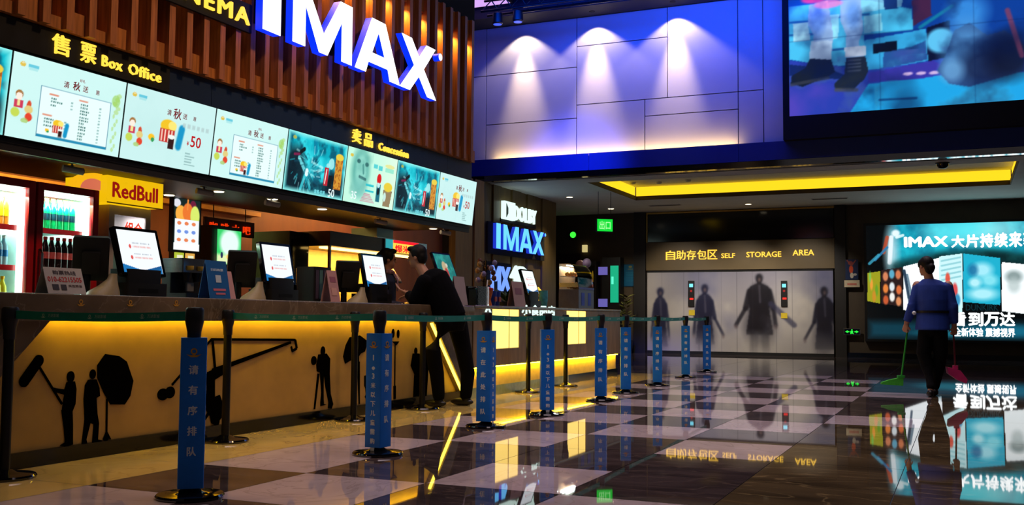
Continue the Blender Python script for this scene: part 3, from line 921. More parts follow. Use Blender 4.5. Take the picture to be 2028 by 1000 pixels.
def menu_face():
    p = Pic(1.024, 0.585, 150, (196, 250, 226))
    p.mix((p.U - 0.5) * 2, (226, 255, 226), 0.9)
    p.ell(0.27, 0.62, 0.17, 0.42, (70, 160, 150), 0.8, 0.6).ell(0.28, 0.62, 0.11, 0.32, (150, 222, 206), 0.85, 0.5).ell(0.22, 0.78, 0.035, 0.04, (30, 76, 80), 0.8, 0.5).ell(0.38, 0.75, 0.035, 0.04, (30, 76, 80), 0.8, 0.5).line(0.31, 0.72, 0.33, 0.58, 0.016, (60, 130, 126), 0.7).line(0.26, 0.50, 0.38, 0.47, 0.016, (34, 80, 84), 0.8).ell(0.27, 0.28, 0.14, 0.2, (120, 196, 186), 0.6, 0.8)
    p.mix((p.fbm(8) - 0.55) * 2 * (p.U < 0.5), (80, 160, 150), 0.5)
    p.ell(0.08, 0.86, 0.03, 0.03, (226, 190, 60), 0.9)
    p.rect(0.52, 0.60, 0.72, 0.80, (60, 200, 210), 0.8).rect(0.62, 0.70, 0.70, 0.79, (60, 200, 210), 0.8).rect(0.76, 0.94, 0.70, 0.78, (130, 225, 200), 0.7).ell(0.85, 0.82, 0.1, 0.04, (240, 216, 110), 0.6)
    p.rect(0.40, 0.56, 0.36, 0.40, (30, 190, 205), 0.9).rect(0.40, 0.57, 0.25, 0.29, (30, 190, 205), 0.9)
    for i in range(6):
        p.rect(0.38 - i * 0.012, 0.5 + i * 0.02, 0.2 - i * 0.028, 0.215 - i * 0.028, (214, 90, 130), 0.7)
    p.ell(0.655, 0.54, 0.045, 0.1, (216, 24, 30)).rect(0.62, 0.70, 0.10, 0.44, (30, 110, 130)).ell(0.66, 0.3, 0.025, 0.07, (12, 26, 34)).ell(0.655, 0.42, 0.03, 0.05, (196, 240, 240))
    p.poly([(0.76, 0.36), (0.95, 0.36), (0.92, 0.04), (0.78, 0.04)], (150, 130, 96)).ell(0.855, 0.42, 0.09, 0.09, (232, 206, 60)).ell(0.80, 0.22, 0.03, 0.09, (206, 246, 240), 0.9)
    return p, [('35', 0.14, 0.08, 0.14, (240, 255, 255))]

def put_words(parent, words, w, h, y=-0.0035, glow=1.0):
    for i, (s_, u, v, hh, col) in enumerate(words):
        MB().text(s_, u * w, v * h, None, hh * h, 0.0008, y, bold=0.015).build('lettering', E('word_%d_%d_%d' % col, col, glow), parent)

pics = [menu_fantasy, menu_list, menu_combo, menu_list, menu_fantasy, menu_face, menu_fantasy, menu_combo]
tells = ['menu screen cut off by the left edge of the photo, cyan picture',
         'leftmost full menu screen, pale price list under the Box Office letters',
         'pale menu screen with popcorn combo and red 50, second full from left',
         'pale price list menu screen right of the red 50 combo screen',
         'blue fantasy menu screen with popcorn bucket, next to the pale price list',
         'pale green menu screen with a face and the number 35',
         'second blue fantasy menu screen, right of the face screen',
         'last menu screen on the right, grey combo with 50']
TILT = math.radians(6.5)
_cache = {}
for i in range(8):
    y0 = 3.818 + i * 1.039
    t = thing('menu_screen', tells[i], 'screen', (-5.985, y0, 2.163), LEFT, 'menu screens over the counter', tilt=TILT)
    MB().rb(0.003, 1.036, 0.004, 0.05, 0.0, 0.598, 0.006, axis=1).build('bezel', black, t)
    if pics[i] not in _cache:
        _cache[pics[i]] = pics[i]()
    pc, words = _cache[pics[i]]
    dsp = pc.build('display', t, screen, 0.008, 0.0, 0.006)
    put_words(dsp, [(a, b1 + 0.008, c_, d_, e_) for a, b1, c_, d_, e_ in words], 1.024, 0.585, y=-0.001)

# ================================================================== MAIN COUNTER
PX = -5.30                       # plane of the glowing front panel
CT = 1.075                       # counter top height
def onp(px, py, X=PX):
    p = at(px, py, 0, X)
    return (p.y, p.z)

def emblem(mb, x, z, s, y0, y1, k=0):
    """ring over a spread wing: the cinema's gold mark"""
    for i in range(12):
        a, b_ = 2 * PI * i / 12, 2 * PI * (i + 1) / 12
        mb.pris([(x + s * 0.34 * math.cos(a), z + s * 0.1 + s * 0.34 * math.sin(a)), (x + s * 0.34 * math.cos(b_), z + s * 0.1 + s * 0.34 * math.sin(b_)),
                 (x + s * 0.2 * math.cos(b_), z + s * 0.1 + s * 0.2 * math.sin(b_)), (x + s * 0.2 * math.cos(a), z + s * 0.1 + s * 0.2 * math.sin(a))], y0, y1, k)
    mb.pris([(x - s * 0.75, z - s * 0.2), (x - s * 0.3, z - s * 0.3), (x, z - s * 0.22), (x + s * 0.3, z - s * 0.3), (x + s * 0.75, z - s * 0.2), (x + s * 0.3, z - s * 0.5), (x - s * 0.3, z - s * 0.5)], y0, y1, k)
    return mb

ct = thing('service_counter', 'long dark stone box office counter with glowing yellow front and crew silhouettes', 'counter', (PX, 0, 0), LEFT)
Y0, Y1 = 2.4, 10.52
MB().rb(Y0, Y1, -0.15, 0.55, CT - 0.11, CT, 0.012, axis=0).b(Y0, Y1, -0.15, -0.121, CT - 0.17, CT - 0.1).build('countertop', counter_stone, ct, 30)
MB().b(Y0 + 0.02, Y1 - 0.02, 0.012, 0.5, 0, CT - 0.111).build('body', black_matte, ct)
MB().b(3.3, Y1 - 0.06, 0.0, 0.011, 0.1, CT - 0.112).build('front_panel', panel_wood, ct)
MB().b(Y0 + 0.02, Y1 - 0.02, -0.02, 0.01, 0, 0.099).build('plinth', black_gloss, ct)
MB().pris([(Y0, 0.1), (3.76, 0.1), (4.59, 0.904), (4.65, 0.962), (Y0, 0.962)], -0.12, -0.001).build('end_cladding', counter_stone, ct)
MB().pris([(Y1, 0.1), (10.36, 0.1), (9.60, 0.904), (9.545, 0.962), (Y1, 0.962)], -0.12, -0.001).build('end_cladding', counter_stone, ct)
MB().b(4.2, 9.9, -0.075, -0.05, 0.952, 0.9635).build('led_strip', yellow_led, ct)
dx, dz = 10.36 - 9.60, 0.1 - 0.904
L_ = math.hypot(dx, dz)
nx, nz = dz / L_, -dx / L_
e0, e1 = (9.61, 0.88), (10.34, 0.12)
MB().pris([e0, e1, (e1[0] + nx * 0.012, e1[1] + nz * 0.012), (e0[0] + nx * 0.012, e0[1] + nz * 0.012)], -0.1, -0.07).build('led_strip', E('edge_led', (255, 212, 60), 7), ct)
em = MB()
for px, py in ((160, 599), (258, 600), (349, 600)):
    yy_, zz = onp(px, py, PX + 0.15)
    emblem(em, yy_, zz, 0.045, -0.153, -0.1505)
em.build('gold_emblem', print_gold, ct)

# film crew cut-outs stuck on the glowing panel
sil = M('silhouette_vinyl', (5, 4, 3), 1.0, spec=0.0)
def cut(shapes):
    """shapes: list of photo outlines traced on the panel plane, or thick strokes"""
    mb = MB()
    j = 0
    for sh in shapes:
        lay = 0.0004 * j
        j += 1
        if sh[0] == 's':
            (a0, a1), (b0, b1), w = onp(*sh[1]), onp(*sh[2]), sh[3]
            d_ = math.hypot(b0 - a0, b1 - a1)
            ux, uz = (b1 - a1) / d_ * w, -(b0 - a0) / d_ * w
            w2 = (sh[4] if len(sh) > 4 else w) / w
            mb.pris([(a0 - ux, a1 - uz), (a0 + ux, a1 + uz), (b0 + ux * w2, b1 + uz * w2), (b0 - ux * w2, b1 - uz * w2)], -0.006 - lay, -0.0005)
        elif sh[0] == 'c':
            c_ = onp(*sh[1])
            mb.disc(c_[0], c_[1], sh[2], -0.006 - lay, -0.0005, rz=sh[3] if len(sh) > 3 else None)
        else:
            mb.pris([onp(*q) for q in sh], -0.006 - lay, -0.0005)
    return mb.build('silhouette', sil, ct)
# boom operator
cut([('s', (47, 755), (76, 714), 0.036), ('c', (47, 755), 0.036), ('c', (76, 714), 0.036), ('s', (78, 728), (122, 800), 0.007), ('c', (139, 746), 0.03, 0.036),
     [(131, 757), (147, 755), (150, 770), (148, 800), (142, 815), (122, 815), (125, 790), (127, 782), (108, 776), (104, 767), (112, 769), (127, 771)],
     [(121, 812), (142, 812), (143, 840), (143, 880), (130, 884), (118, 882), (128, 876), (126, 848)]])
# reflector holder with umbrella light
cut([('c', (183, 741), 0.026, 0.032), [(174, 752), (190, 751), (196, 768), (197, 784), (190, 788), (192, 820), (195, 838), (193, 870), (201, 872), (201, 877), (182, 877), (185, 840), (178, 838), (170, 870), (172, 879), (161, 879), (167, 830), (165, 790), (168, 762)],
     [(192, 723), (208, 701), (235, 705), (250, 716), (263, 754), (257, 784), (246, 801), (218, 801), (205, 778), (192, 748)], ('s', (211, 790), (210, 868), 0.006), [(203, 870), (210, 852), (219, 870), (214, 868), (210, 874)]])
# camera crane
cut([('c', (322, 781), 0.055, 0.043), ('c', (336, 777), 0.05, 0.043), ('s', (340, 762), (418, 672), 0.008), ('s', (418, 672), (584, 673), 0.010), ('s', (584, 673), (587, 690), 0.012), ('s', (587, 690), (578, 695), 0.010), ('s', (578, 695), (576, 686), 0.009),
     ('s', (420, 735), (575, 678), 0.020, 0.010), ('s', (420, 674), (425, 730), 0.010), [(404, 740), (424, 730), (444, 728), (440, 742), (424, 752), (424, 786), (434, 782), (440, 800), (438, 826), (426, 842), (418, 838), (416, 826), (404, 806), (400, 780)], ('s', (404, 800), (440, 812), 0.01), ('s', (404, 830), (432, 790), 0.01), ('c', (428, 834), 0.03, 0.035)])
# camera man with tripod
cut([('c', (639, 695), 0.034, 0.042), ('c', (621, 714), 0.04, 0.04), [(630, 702), (646, 700), (653, 710), (652, 740), (654, 780), (659, 800), (656, 809), (649, 808), (650, 796), (643, 760), (641, 735), (640, 760), (640, 800), (646, 801), (634, 804), (634, 796), (637, 765), (634, 738), (627, 735), (626, 722)],
     ('s', (630, 740), (622, 810), 0.014, 0.010), ('s', (634, 730), (639, 800), 0.012)])
# umbrella light on stand
cut([[(692, 668), (712, 664), (728, 676), (722, 696), (714, 700), (704, 714), (697, 712), (683, 720), (679, 706), (684, 684)], ('s', (708, 700), (711, 800), 0.018, 0.01), ('s', (711, 716), (711, 800), 0.007)])
# director's chair figure
cut([[(721, 744), (730, 742), (731, 762), (726, 770), (731, 790), (728, 796), (722, 786), (726, 776), (721, 764)], ('c', (730, 757), 0.03), ('s', (722, 744), (726, 792), 0.008)])
# street lamp
cut([('s', (782, 676), (781, 788), 0.008), ('s', (781, 764), (781, 790), 0.022), ('c', (778, 660), 0.026, 0.045), ('c', (788, 661), 0.024, 0.042), [(776, 676), (790, 676), (784, 684)]])
# couple
cut([('c', (823, 695), 0.032, 0.036), [(817, 700), (830, 700), (836, 720), (832, 740), (830, 784), (818, 786), (820, 740), (813, 724)], ('c', (836, 700), 0.03, 0.034), [(830, 704), (844, 704), (848, 726), (844, 786), (834, 786), (834, 740)]])

# ================================================================== CONCESSION COUNTER
C2X = -5.22
c2 = thing('concession_counter', 'wood clad concession counter with bright niches and yellow strip near the floor', 'counter', (C2X, 0, 0), LEFT)
A0, A1 = 10.56, 16.05
MB().rb(A0, A1, -0.06, 0.62, CT - 0.03, CT + 0.01, 0.008, axis=0).build('countertop', counter_stone, c2, 30)
n1 = (onp(969, 640, C2X)[0], onp(1023, 640, C2X)[0])
n2 = (onp(1117, 640, C2X)[0], onp(1156, 640, C2X)[0])
cb = MB()
for a, b_, k in ((A0, n1[0], 0), (n1[1], n2[0], 0), (n2[1], A1, 0)):
    cb.b(a, b_, -0.04, 0.0, 0.36, CT - 0.031)
for n_ in (n1, n2):
    cb.b(n_[0], n_[1], -0.04, 0.0, 0.36, 0.56)
cb.build('front_cladding', clad2, c2)
MB().b(A0 + 0.02, A1 - 0.02, 0.13, 0.6, 0.12, CT - 0.031).build('body', black_matte, c2)
for n_ in (n1, n2):
    q = MB().b(n_[0] + 0.002, n_[1] - 0.002, -0.03, 0.0, 0.565, CT - 0.032).build('lit_niche', niche_light, c2)
    MB().b(n_[0] + (n_[1] - n_[0]) * 0.62, n_[0] + (n_[1] - n_[0]) * 0.62 + 0.012, -0.036, -0.0305, 0.565, CT - 0.032).build('divider', M('niche_divider', (226, 196, 130), 0.5), q)
MB().b(A0, A1 - 0.1, 0.0, 0.012, 0.12, 0.355).build('lower_panel', M('lower_panel_pale', (226, 200, 120), 0.5), c2)
MB().b(A0, A1 - 0.1, -0.035, -0.02, 0.348, 0.356).build('led_strip', E('concession_led', (255, 208, 30), 70), c2)
MB().b(A0, A0 + 3.2, -0.005, 0.12, 0, 0.119, 0).b(A0 + 3.2, A1 - 0.02, -0.005, 0.12, 0, 0.119, 1).build('plinth', [teal_tile, black_gloss], c2)
tx = MB()
y_, z_ = onp(953, 612, C2X)
tx.pris([(y_, z_ - 0.05), (y_ + 0.1, z_ + 0.06), (y_ + 0.2, z_ - 0.05), (y_ + 0.15, z_ - 0.05), (y_ + 0.1, z_ + 0.01), (y_ + 0.05, z_ - 0.05)], -0.046, -0.0405)
tx.build('emblem', white_led, c2)
tx = MB()
tx.text('小食品店', onp(1028, 612, C2X)[0], z_ - 0.065, 1.15, 0.13, 0.006, -0.0405, bold=0.04)
tx.build('lettering', white_led, c2)

# ================================================================== QUEUE POSTS
base_gloss = M('base_gloss', (8, 8, 10), 0.06, var=0.1, spec=0.9)
def post_parts(t, sleeve, words, srot):
    MB().lathe([(0.172, 0.0), (0.175, 0.012), (0.168, 0.022), (0.12, 0.0275), (0.07, 0.032), (0.04, 0.05)], n=40).build('base', base_gloss, t, 40)
    MB().lathe([(0.03, 0.05), (0.03, 0.87)], n=16).build('pole', dark_metal if not sleeve else black, t, 40)
    MB().lathe([(0.034, 0.80), (0.036, 0.86), (0.045, 0.90), (0.048, 0.915), (0.048, 0.975), (0.04, 0.988), (0.012, 0.99)], n=20).build('belt_head', black, t, 40)
    if sleeve:
        mb = MB().rb(-0.065, 0.065, -0.065, 0.065, 0.055, 0.83, 0.006)
        s_ = mb.build('sleeve', sleeve_blue, t, 30)
        s_.rotation_euler = (0, 0, srot)
        for q, wd in enumerate(words):
            e_ = emblem(MB(), 0, 0.755, 0.05, -0.0672, -0.0655)
            e_o = e_.build('gold_emblem', print_gold, s_)
            e_o.rotation_euler = (0, 0, q * PI / 2)
            n_ = len(wd)
            pitch = 0.105 if n_ <= 6 else 0.063
            hh = 0.046 if n_ <= 6 else 0.036
            tb = MB()
            for j, chx in enumerate(wd):
                tb.text(chx, 0, 0.665 - hh / 2 - j * pitch, None, hh * (0.5 if chx in '.·' else 1), 0.0016, -0.0655, bold=0.03, center=True)
            to = tb.build('lettering', print_white, s_)
            to.rotation_euler = (0, 0, q * PI / 2)
    return t

def belt(root, dst):
    """woven belt stretched from this post to the next"""
    src = Vector(root.location)
    v = Vector(dst) - src
    L = math.hypot(v.x, v.y)
    a = math.atan2(v.y, v.x) - root.rotation_euler[2]
    sg_ = []
    N = 8
    for i in range(N + 1):
        u = i / N
        sg_.append((0.047 + (L - 0.094) * u, 0.944 - 0.012 * 4 * u * (1 - u)))
    mb = MB()
    vs = []
    for x, z in sg_:
        vs += [(x, -0.0012, z - 0.024), (x, 0.0012, z - 0.024), (x, 0.0012, z + 0.024), (x, -0.0012, z + 0.024)]
    fs = []
    for i in range(N):
        for j in range(4):
            p_, q_ = i * 4 + j, i * 4 + (j + 1) % 4
            fs.append((p_, q_, q_ + 4, p_ + 4))
    fs += [(3, 2, 1, 0), (N * 4, N * 4 + 1, N * 4 + 2, N * 4 + 3)]
    mb.add(vs, fs)
    o = mb.build('belt', belt_green, root)
    o.rotation_euler = (0, 0, a)
    w = MB()
    for u in ((0.22, 0.5, 0.8) if L > 1.3 else (0.3, 0.7)):
        x, z = 0.047 + (L - 0.094) * u, 0.944 - 0.012 * 4 * u * (1 - u)
        for sd in (1, -1):
            m0 = MB()
            emblem(m0, -0.06, 0.003, 0.026, -0.0022, -0.0014)
            m0.text('万达影城', -0.022, -0.006, 0.085, 0.02, 0.0008, -0.0014, bold=0.0)
            w.add([(x + sd * p_[0], sd * p_[1], z + p_[2]) for p_ in m0.v], m0.f)
    wo = w.build('belt_print', print_grey, o)
    return o

ORD = ['nearest', 'second', 'third', 'fourth', 'fifth', 'sixth', 'seventh', 'eighth', 'farthest']
SPOT = [(376, 985), (748, 900), (962, 846), (1083, 822), (1190, 793), (1239, 779), (1302, 764), (1358, 748), (1400, 737)]
W5, W6, W13 = '请有序排队', '请在此处排队', '1.3米以下儿童需购票'
words = [(W5, W5), (W13, W5), (W6, W13), (W13, W5), (W5, W13), (W5, W5), (W5, W5), (W5, W5), (W6, W5)]
rots = [0.02, -0.62, -0.42, 0.12, -0.1, 0.05, 0.0, 0.05, 0.1]
posts = []
for i, (px, py) in enumerate(SPOT):
    p = at(px, py, 2, 0)
    face = math.atan2(p.x, p.y)
    t = thing('queue_post', ORD[i] + (' of nine' if 0 < i < 8 else '') + ' blue-sleeved queue post' + ('s' if 0 < i < 8 else '') + ' in the row on the tiles, counting from the camera', 'queue barrier', (p.x, p.y, 0), -face, 'blue sleeved queue posts in a row')
    post_parts(t, True, words[i], rots[i])
    posts.append(t)
LSPOT = [(8, 945), (446, 872), (700, 832), (836, 804), (1046, 769), (1120, 752)]
LT = ['bare black queue post at the left edge of the photo before the boom operator silhouette', 'bare black queue post in front of the camera crane silhouette', 'bare black queue post in front of the umbrella silhouette',
      'bare black queue post beside the leaning customer', 'bare black queue post before the left bright niche of the concession counter', 'bare black queue post before the right bright niche of the concession counter']
lposts = []
for i, (px, py) in enumerate(LSPOT):
    p = at(px, py, 2, 0)
    lim = -5.08 if i < 4 else -5.04
    if p.x < lim:
        p = at(px, py, 0, lim)
    x = p.x
    t = thing('queue_post', LT[i], 'queue barrier', (x, p.y, 0), 0, 'bare black queue posts along the counters')
    post_parts(t, False, (), 0)
    lposts.append(t)
for a, b_ in ((lposts[0], posts[0]), (lposts[1], posts[1])) + tuple((posts[i], posts[i + 1]) for i in range(1, 8)):
    belt(a, b_.location)

# ================================================================== TILLS AND SIGNS ON THE COUNTERS
def till_pic():
    p = Pic(0.385, 0.325, 90, (244, 250, 255))
    for v in (0.62, 0.36):
        p.ell(0.27, v, 0.03, 0.05, (226, 90, 84))
        for k in range(14):
            p.rect(0.34 + k * 0.033, 0.365 + k * 0.033, v - 0.02, v + 0.02, (236, 150, 140) if k % 5 else (240, 200, 190), 0.8)
            p.rect(0.30 + k * 0.035, 0.325 + k * 0.035, v + 0.07, v + 0.10, (150, 160, 170) if k % 6 else (244, 250, 255), 0.7)
    p.poly([(0, 0), (1, 0), (1, 0.2), (0.5, 0.06), (0, 0.2)], (30, 120, 186)).poly([(0.5, 0.06), (1, 0.2), (1, 0.12), (0.6, 0)], (20, 90, 150)).rect(0.06, 0.24, 0.04, 0.07, (150, 210, 240)).rect(0.7, 0.94, 0.04, 0.07, (150, 210, 240))
    return p

beige = M('beige_plastic', (150, 136, 100), 0.5, var=0.06)
def till(label, px, py, X, tilt=16, zc=1.405, extra=True):
    p = at(px, py, 0, X)
    t = thing('till_terminal', label, 'till', (X, p.y, CT + 0.002), LEFT, 'tills on the counters')
    h0 = zc - CT
    mb = MB().rb(-0.2, 0.2, -0.09, 0.16, 0.0, 0.1, 0.015).rb(-0.17, 0.17, -0.06, 0.12, 0.1, h0 - 0.13, 0.02)
    mb.build('base', black, t, 30)
    MB().b(-0.09, 0.1, -0.0925, -0.0905, 0.03, 0.06).build('card_slot', dark_metal, t)
    MB().tube([(0, 0.06, h0 - 0.15), (0, 0.07, h0 - 0.02)], 0.035).build('stand', dark_metal, t, 40)
    mo = MB().rb(-0.22, 0.22, -0.001, 0.035, -0.185, 0.185, 0.012, axis=1).build('monitor', black_gloss, t, 30)
    mo.location = (0, 0.0, h0)
    mo.rotation_euler = (math.radians(-tilt), 0, 0)
    till_pic_obj(mo)
    if extra:
        cm = MB().rb(-0.12, 0.12, 0.0, 0.045, -0.16, 0.16, 0.015, axis=1).rb(-0.06, 0.06, -0.04, 0.0, -0.1, 0.06, 0.01, axis=1).build('cashier_monitor', black, t, 30)
        cm.location = (-0.36, 0.10, h0 - 0.07)
        cm.rotation_euler = (math.radians(20), 0, math.radians(-42))
        MB().tube([(-0.36, 0.14, 0.0), (-0.36, 0.14, h0 - 0.1)], 0.03).build('monitor_pole', dark_metal, t, 40)
        fb_ = MB()
        fb_.ring([[(-0.36 + (0.03 if s_ < 1 else 0) * (1 - s_) * 4 + 0.14 * math.cos(a) * s_, -0.02 + 0.09 * math.sin(a) * s_, zz) for a in [2 * PI * k / 16 for k in range(16)]] for s_, zz in ((1, 0.0), (0.9, 0.03), (0.55, 0.075), (0.3, 0.12), (0.22, 0.16))])
        fb_.build('monitor_foot', beige, t, 40)
    return t
_tp = [None]
def till_pic_obj(mo):
    if _tp[0] is None:
        _tp[0] = till_pic().build('display', mo, screen, -0.1925, -0.0022, -0.1625)
    else:
        d_ = _tp[0].copy()
        COL.objects.link(d_)
        d_.parent = mo

till('till with white screen, leftmost on the counter beside the white table tent sign', 277, 495, -5.52, 17)
till('white-screened till right of the blue tent sign, in the middle of the stone counter', 550, 526, -5.52, 12)
till('till with white screen in front of the cashier', 743, 536, -5.52, 12)
till('till with tilted pale screen on the concession counter before the low format signs', 1050, 558, -5.45, 18, 1.43, False)
# customer screen near the leaning man, with a picture
p = at(884, 530, 0, -5.62)
t = thing('display_screen', 'tilted teal picture screen on the counter behind the leaning customer', 'screen', (-5.62, p.y, CT + 0.002), LEFT)
MB().rb(-0.14, 0.14, -0.05, 0.16, 0.0, 0.025, 0.01).build('base', black, t, 30)
MB().tube([(0, 0.08, 0.02), (0, 0.06, 0.42)], 0.025).build('stand', dark_metal, t, 40)
mo = MB().rb(-0.23, 0.23, 0, 0.03, -0.22, 0.22, 0.012, axis=1).build('monitor', black_gloss, t, 30)
mo.location = (0, 0.0, 0.43)
mo.rotation_euler = (math.radians(-22), 0, 0)
pc = Pic(0.42, 0.40, 60, (20, 130, 120))
pc.mix((pc.fbm(6) - 0.45) * 4, (60, 200, 180), 0.8).ell(0.45, 0.55, 0.16, 0.22, (226, 200, 150)).ell(0.5, 0.4, 0.1, 0.16, (206, 70, 60)).ell(0.6, 0.65, 0.06, 0.06, (240, 240, 220)).ell(0.3, 0.3, 0.1, 0.1, (90, 210, 120))
pc.build('display', mo, attr_mat('teal_screen_picture', True, 0.7), -0.21, -0.002, -0.2)

def tent(label, px0, px1, py0, py1, X, col, deco, depth=0.12, txt=()):
    """A-shaped table sign; two leaning boards"""
    a, b_ = at(px0, py1, 0, X), at(px1, py1, 0, X)
    h = at((px0 + px1) / 2, py0, 0, X).z - CT
    w = b_.y - a.y
    t = thing('table_tent_sign', label, 'sign', (X, (a.y + b_.y) / 2, CT + 0.003), LEFT)
    mt = M('tent_card', col, 0.5, var=0.03)
    th = 0.004
    vs, fs = [], []
    f_ = MB().add([(-w / 2, -depth / 2, 0), (w / 2, -depth / 2, 0), (w / 2, -depth / 2 + th, 0), (-w / 2, -depth / 2 + th, 0), (-w / 2, -th / 2, h), (w / 2, -th / 2, h), (w / 2, th / 2, h), (-w / 2, th / 2, h)],
                  [(0, 3, 2, 1), (4, 5, 6, 7), (0, 1, 5, 4), (1, 2, 6, 5), (2, 3, 7, 6), (3, 0, 4, 7)])
    fr = f_.build('front_board', mt, t)
    bk = MB().add([(v[0], -v[1], v[2]) for v in f_.v], [f[::-1] for f in f_.f]).build('back_board', mt, t)
    ang = math.atan2(depth / 2, h)
    for s_, u, v, hh, col2, wd in txt:
        mb = MB().text(s_, u * w, 0, wd * w if wd else None, hh * h, 0.001, -0.0012, bold=0.02)
        o = mb.build('lettering', M('tent_ink', col2, 0.6), fr)
        o.rotation_euler = (-ang, 0, 0)
        o.location = (0, -depth / 2 + math.sin(ang) * v * h / math.cos(ang) - 0.0005, v * h)
    for u0, u1, v0, v1, col2 in deco:
        o = MB().b(u0 * w, u1 * w, -0.0028, -0.0012, 0, (v1 - v0) * h).build('print_block', M('tent_print', col2, 0.6), fr)
        o.rotation_euler = (-ang, 0, 0)
        o.location = (0, -depth / 2 + math.tan(ang) * v0 * h - 0.0005, v0 * h)
    return t
tent('white folded table tent sign with red phone number in front of the fridges', 82, 158, 531, 583, -5.3, (206, 200, 190),
     [(-0.36, -0.2, 0.14, 0.36, (70, 66, 70)), (-0.14, 0.0, 0.14, 0.36, (70, 66, 70))],
     txt=[('购票热线', -0.28, 0.72, 0.17, (70, 60, 60), 0.6), ('010-62215505', -0.44, 0.45, 0.2, (200, 40, 40), 0.88), ('关注微信', 0.06, 0.26, 0.1, (110, 90, 90), 0.36)])
tent('leaning blue table tent sign with small white print, right of the coffee machine', 404, 445, 517, 590, -5.35, (20, 92, 160),
     [(-0.12, 0.14, 0.42, 0.62, (190, 206, 220)), (-0.3, 0.3, 0.2, 0.26, (206, 110, 130)), (-0.2, 0.26, 0.1, 0.15, (206, 110, 130))], txt=[('扫码购票', -0.3, 0.72, 0.07, (190, 215, 235), 0.6)])
tent('narrow pink card standing behind the blue tent sign', 442, 456, 538, 592, -5.5, (196, 150, 150), [])
tent('pink leaflet stand on the counter left of the third till', 645, 664, 536, 596, -5.4, (186, 140, 140),
     [(-0.3, 0.3, 0.62, 0.8, (150, 90, 110)), (-0.3, 0.25, 0.2, 0.45, (206, 160, 150))])
tent('pink leaflet stand leaning beside the concession till', 1012, 1034, 558, 604, -5.4, (186, 146, 140), [(-0.3, 0.3, 0.5, 0.75, (150, 100, 110))])
tent('pale leaflet stand at the right end of the box office counter', 897, 918, 548, 602, -5.36, (180, 160, 156), [])

# coffee machine
p = at(367, 560, 0, -5.7)
t = thing('coffee_machine', 'small silver and black drink machine on the counter under the dessert poster', 'coffee machine', (-5.7, p.y, CT + 0.002), LEFT)
t.scale = (0.95, 1, 0.86)
MB().rb(-0.17, 0.17, -0.16, 0.1, 0.0, 0.05, 0.01).rb(-0.17, 0.17, 0.0, 0.1, 0.05, 0.24, 0.01).build('body', black, t, 30)
MB().rb(-0.17, 0.17, -0.12, 0.1, 0.24, 0.37, 0.015).build('head', steel, t, 30)
MB().lathe([(0.03, 0.16), (0.045, 0.24)], (-0.06, -0.06, 0), 14).lathe([(0.03, 0.16), (0.045, 0.24)], (0.07, -0.06, 0), 14).build('group_head', dark_metal, t, 40)
for x in (-0.1, 0.03):
    MB().lathe([(0.022, 0.26), (0.03, 0.27), (0.03, 0.30)], (x, -0.13, 0), 12).build('knob', M('brass_knob', (206, 160, 40), 0.4), t, 40)
MB().b(-0.03, 0.05, -0.1635, -0.1605, 0.0, 0.045).build('label', print_white, t)
MB().rb(-0.03, 0.05, -0.05, -0.02, 0.07, 0.15, 0.01).build('cup', M('paper_cup_grey', (130, 130, 135), 0.5), t, 30)
p = at(455, 480, 0, -5.75)
# black tall brochure box and dark bags between the second till and pink stand
p = at(622, 560, 0, -5.6)
t = thing('brochure_box', 'dark box with printed leaflets beside the pink leaflet stand', 'box', (-5.6, p.y, CT + 0.002), LEFT)
MB().rb(-0.14, 0.14, -0.1, 0.1, 0.0, 0.33, 0.01).build('body', black, t, 30)
lf = MB()
for i in range(4):
    lf.b(-0.12 + i * 0.062, -0.07 + i * 0.062, -0.104, -0.1005, 0.03, 0.3, i % 2)
lf.build('leaflet', [M('leaflet_dark', (60, 50, 70), 0.5), M('leaflet_teal', (70, 110, 110), 0.5)], t)

# ================================================================== BEHIND THE COUNTER
FX = -6.6
cap_col = {}
def bottle_mesh(s, cap, body, label_c):
    """one bottle: body, cap, paper band"""
    b1 = MB().lathe([(0.02, 0), (0.031, 0.006), (0.032, 0.06), (0.029, 0.1), (0.032, 0.13), (0.03, 0.16), (0.014, 0.2), (0.012, 0.215)], n=12)
    c1 = MB().lathe([(0.015, 0.2152), (0.015, 0.238), (0.012, 0.24)], n=10)
    l1 = MB().lathe([(0.0328, 0.075), (0.0328, 0.125)], n=12)
    return b1, c1, l1
def make_bottle(name, body_m, cap_m, lab_m, label, group, loc, s=1.0):
    t = thing(name, label, 'bottle', loc, LEFT, group)
    b1, c1, l1 = bottle_mesh(s, cap_m, body_m, lab_m)
    b1.build('body', body_m, t, 50)
    c1.build('cap', cap_m, t, 50)
    l1.build('wrapper', lab_m, t, 50)
    t.scale = (s, s, s)
    return t
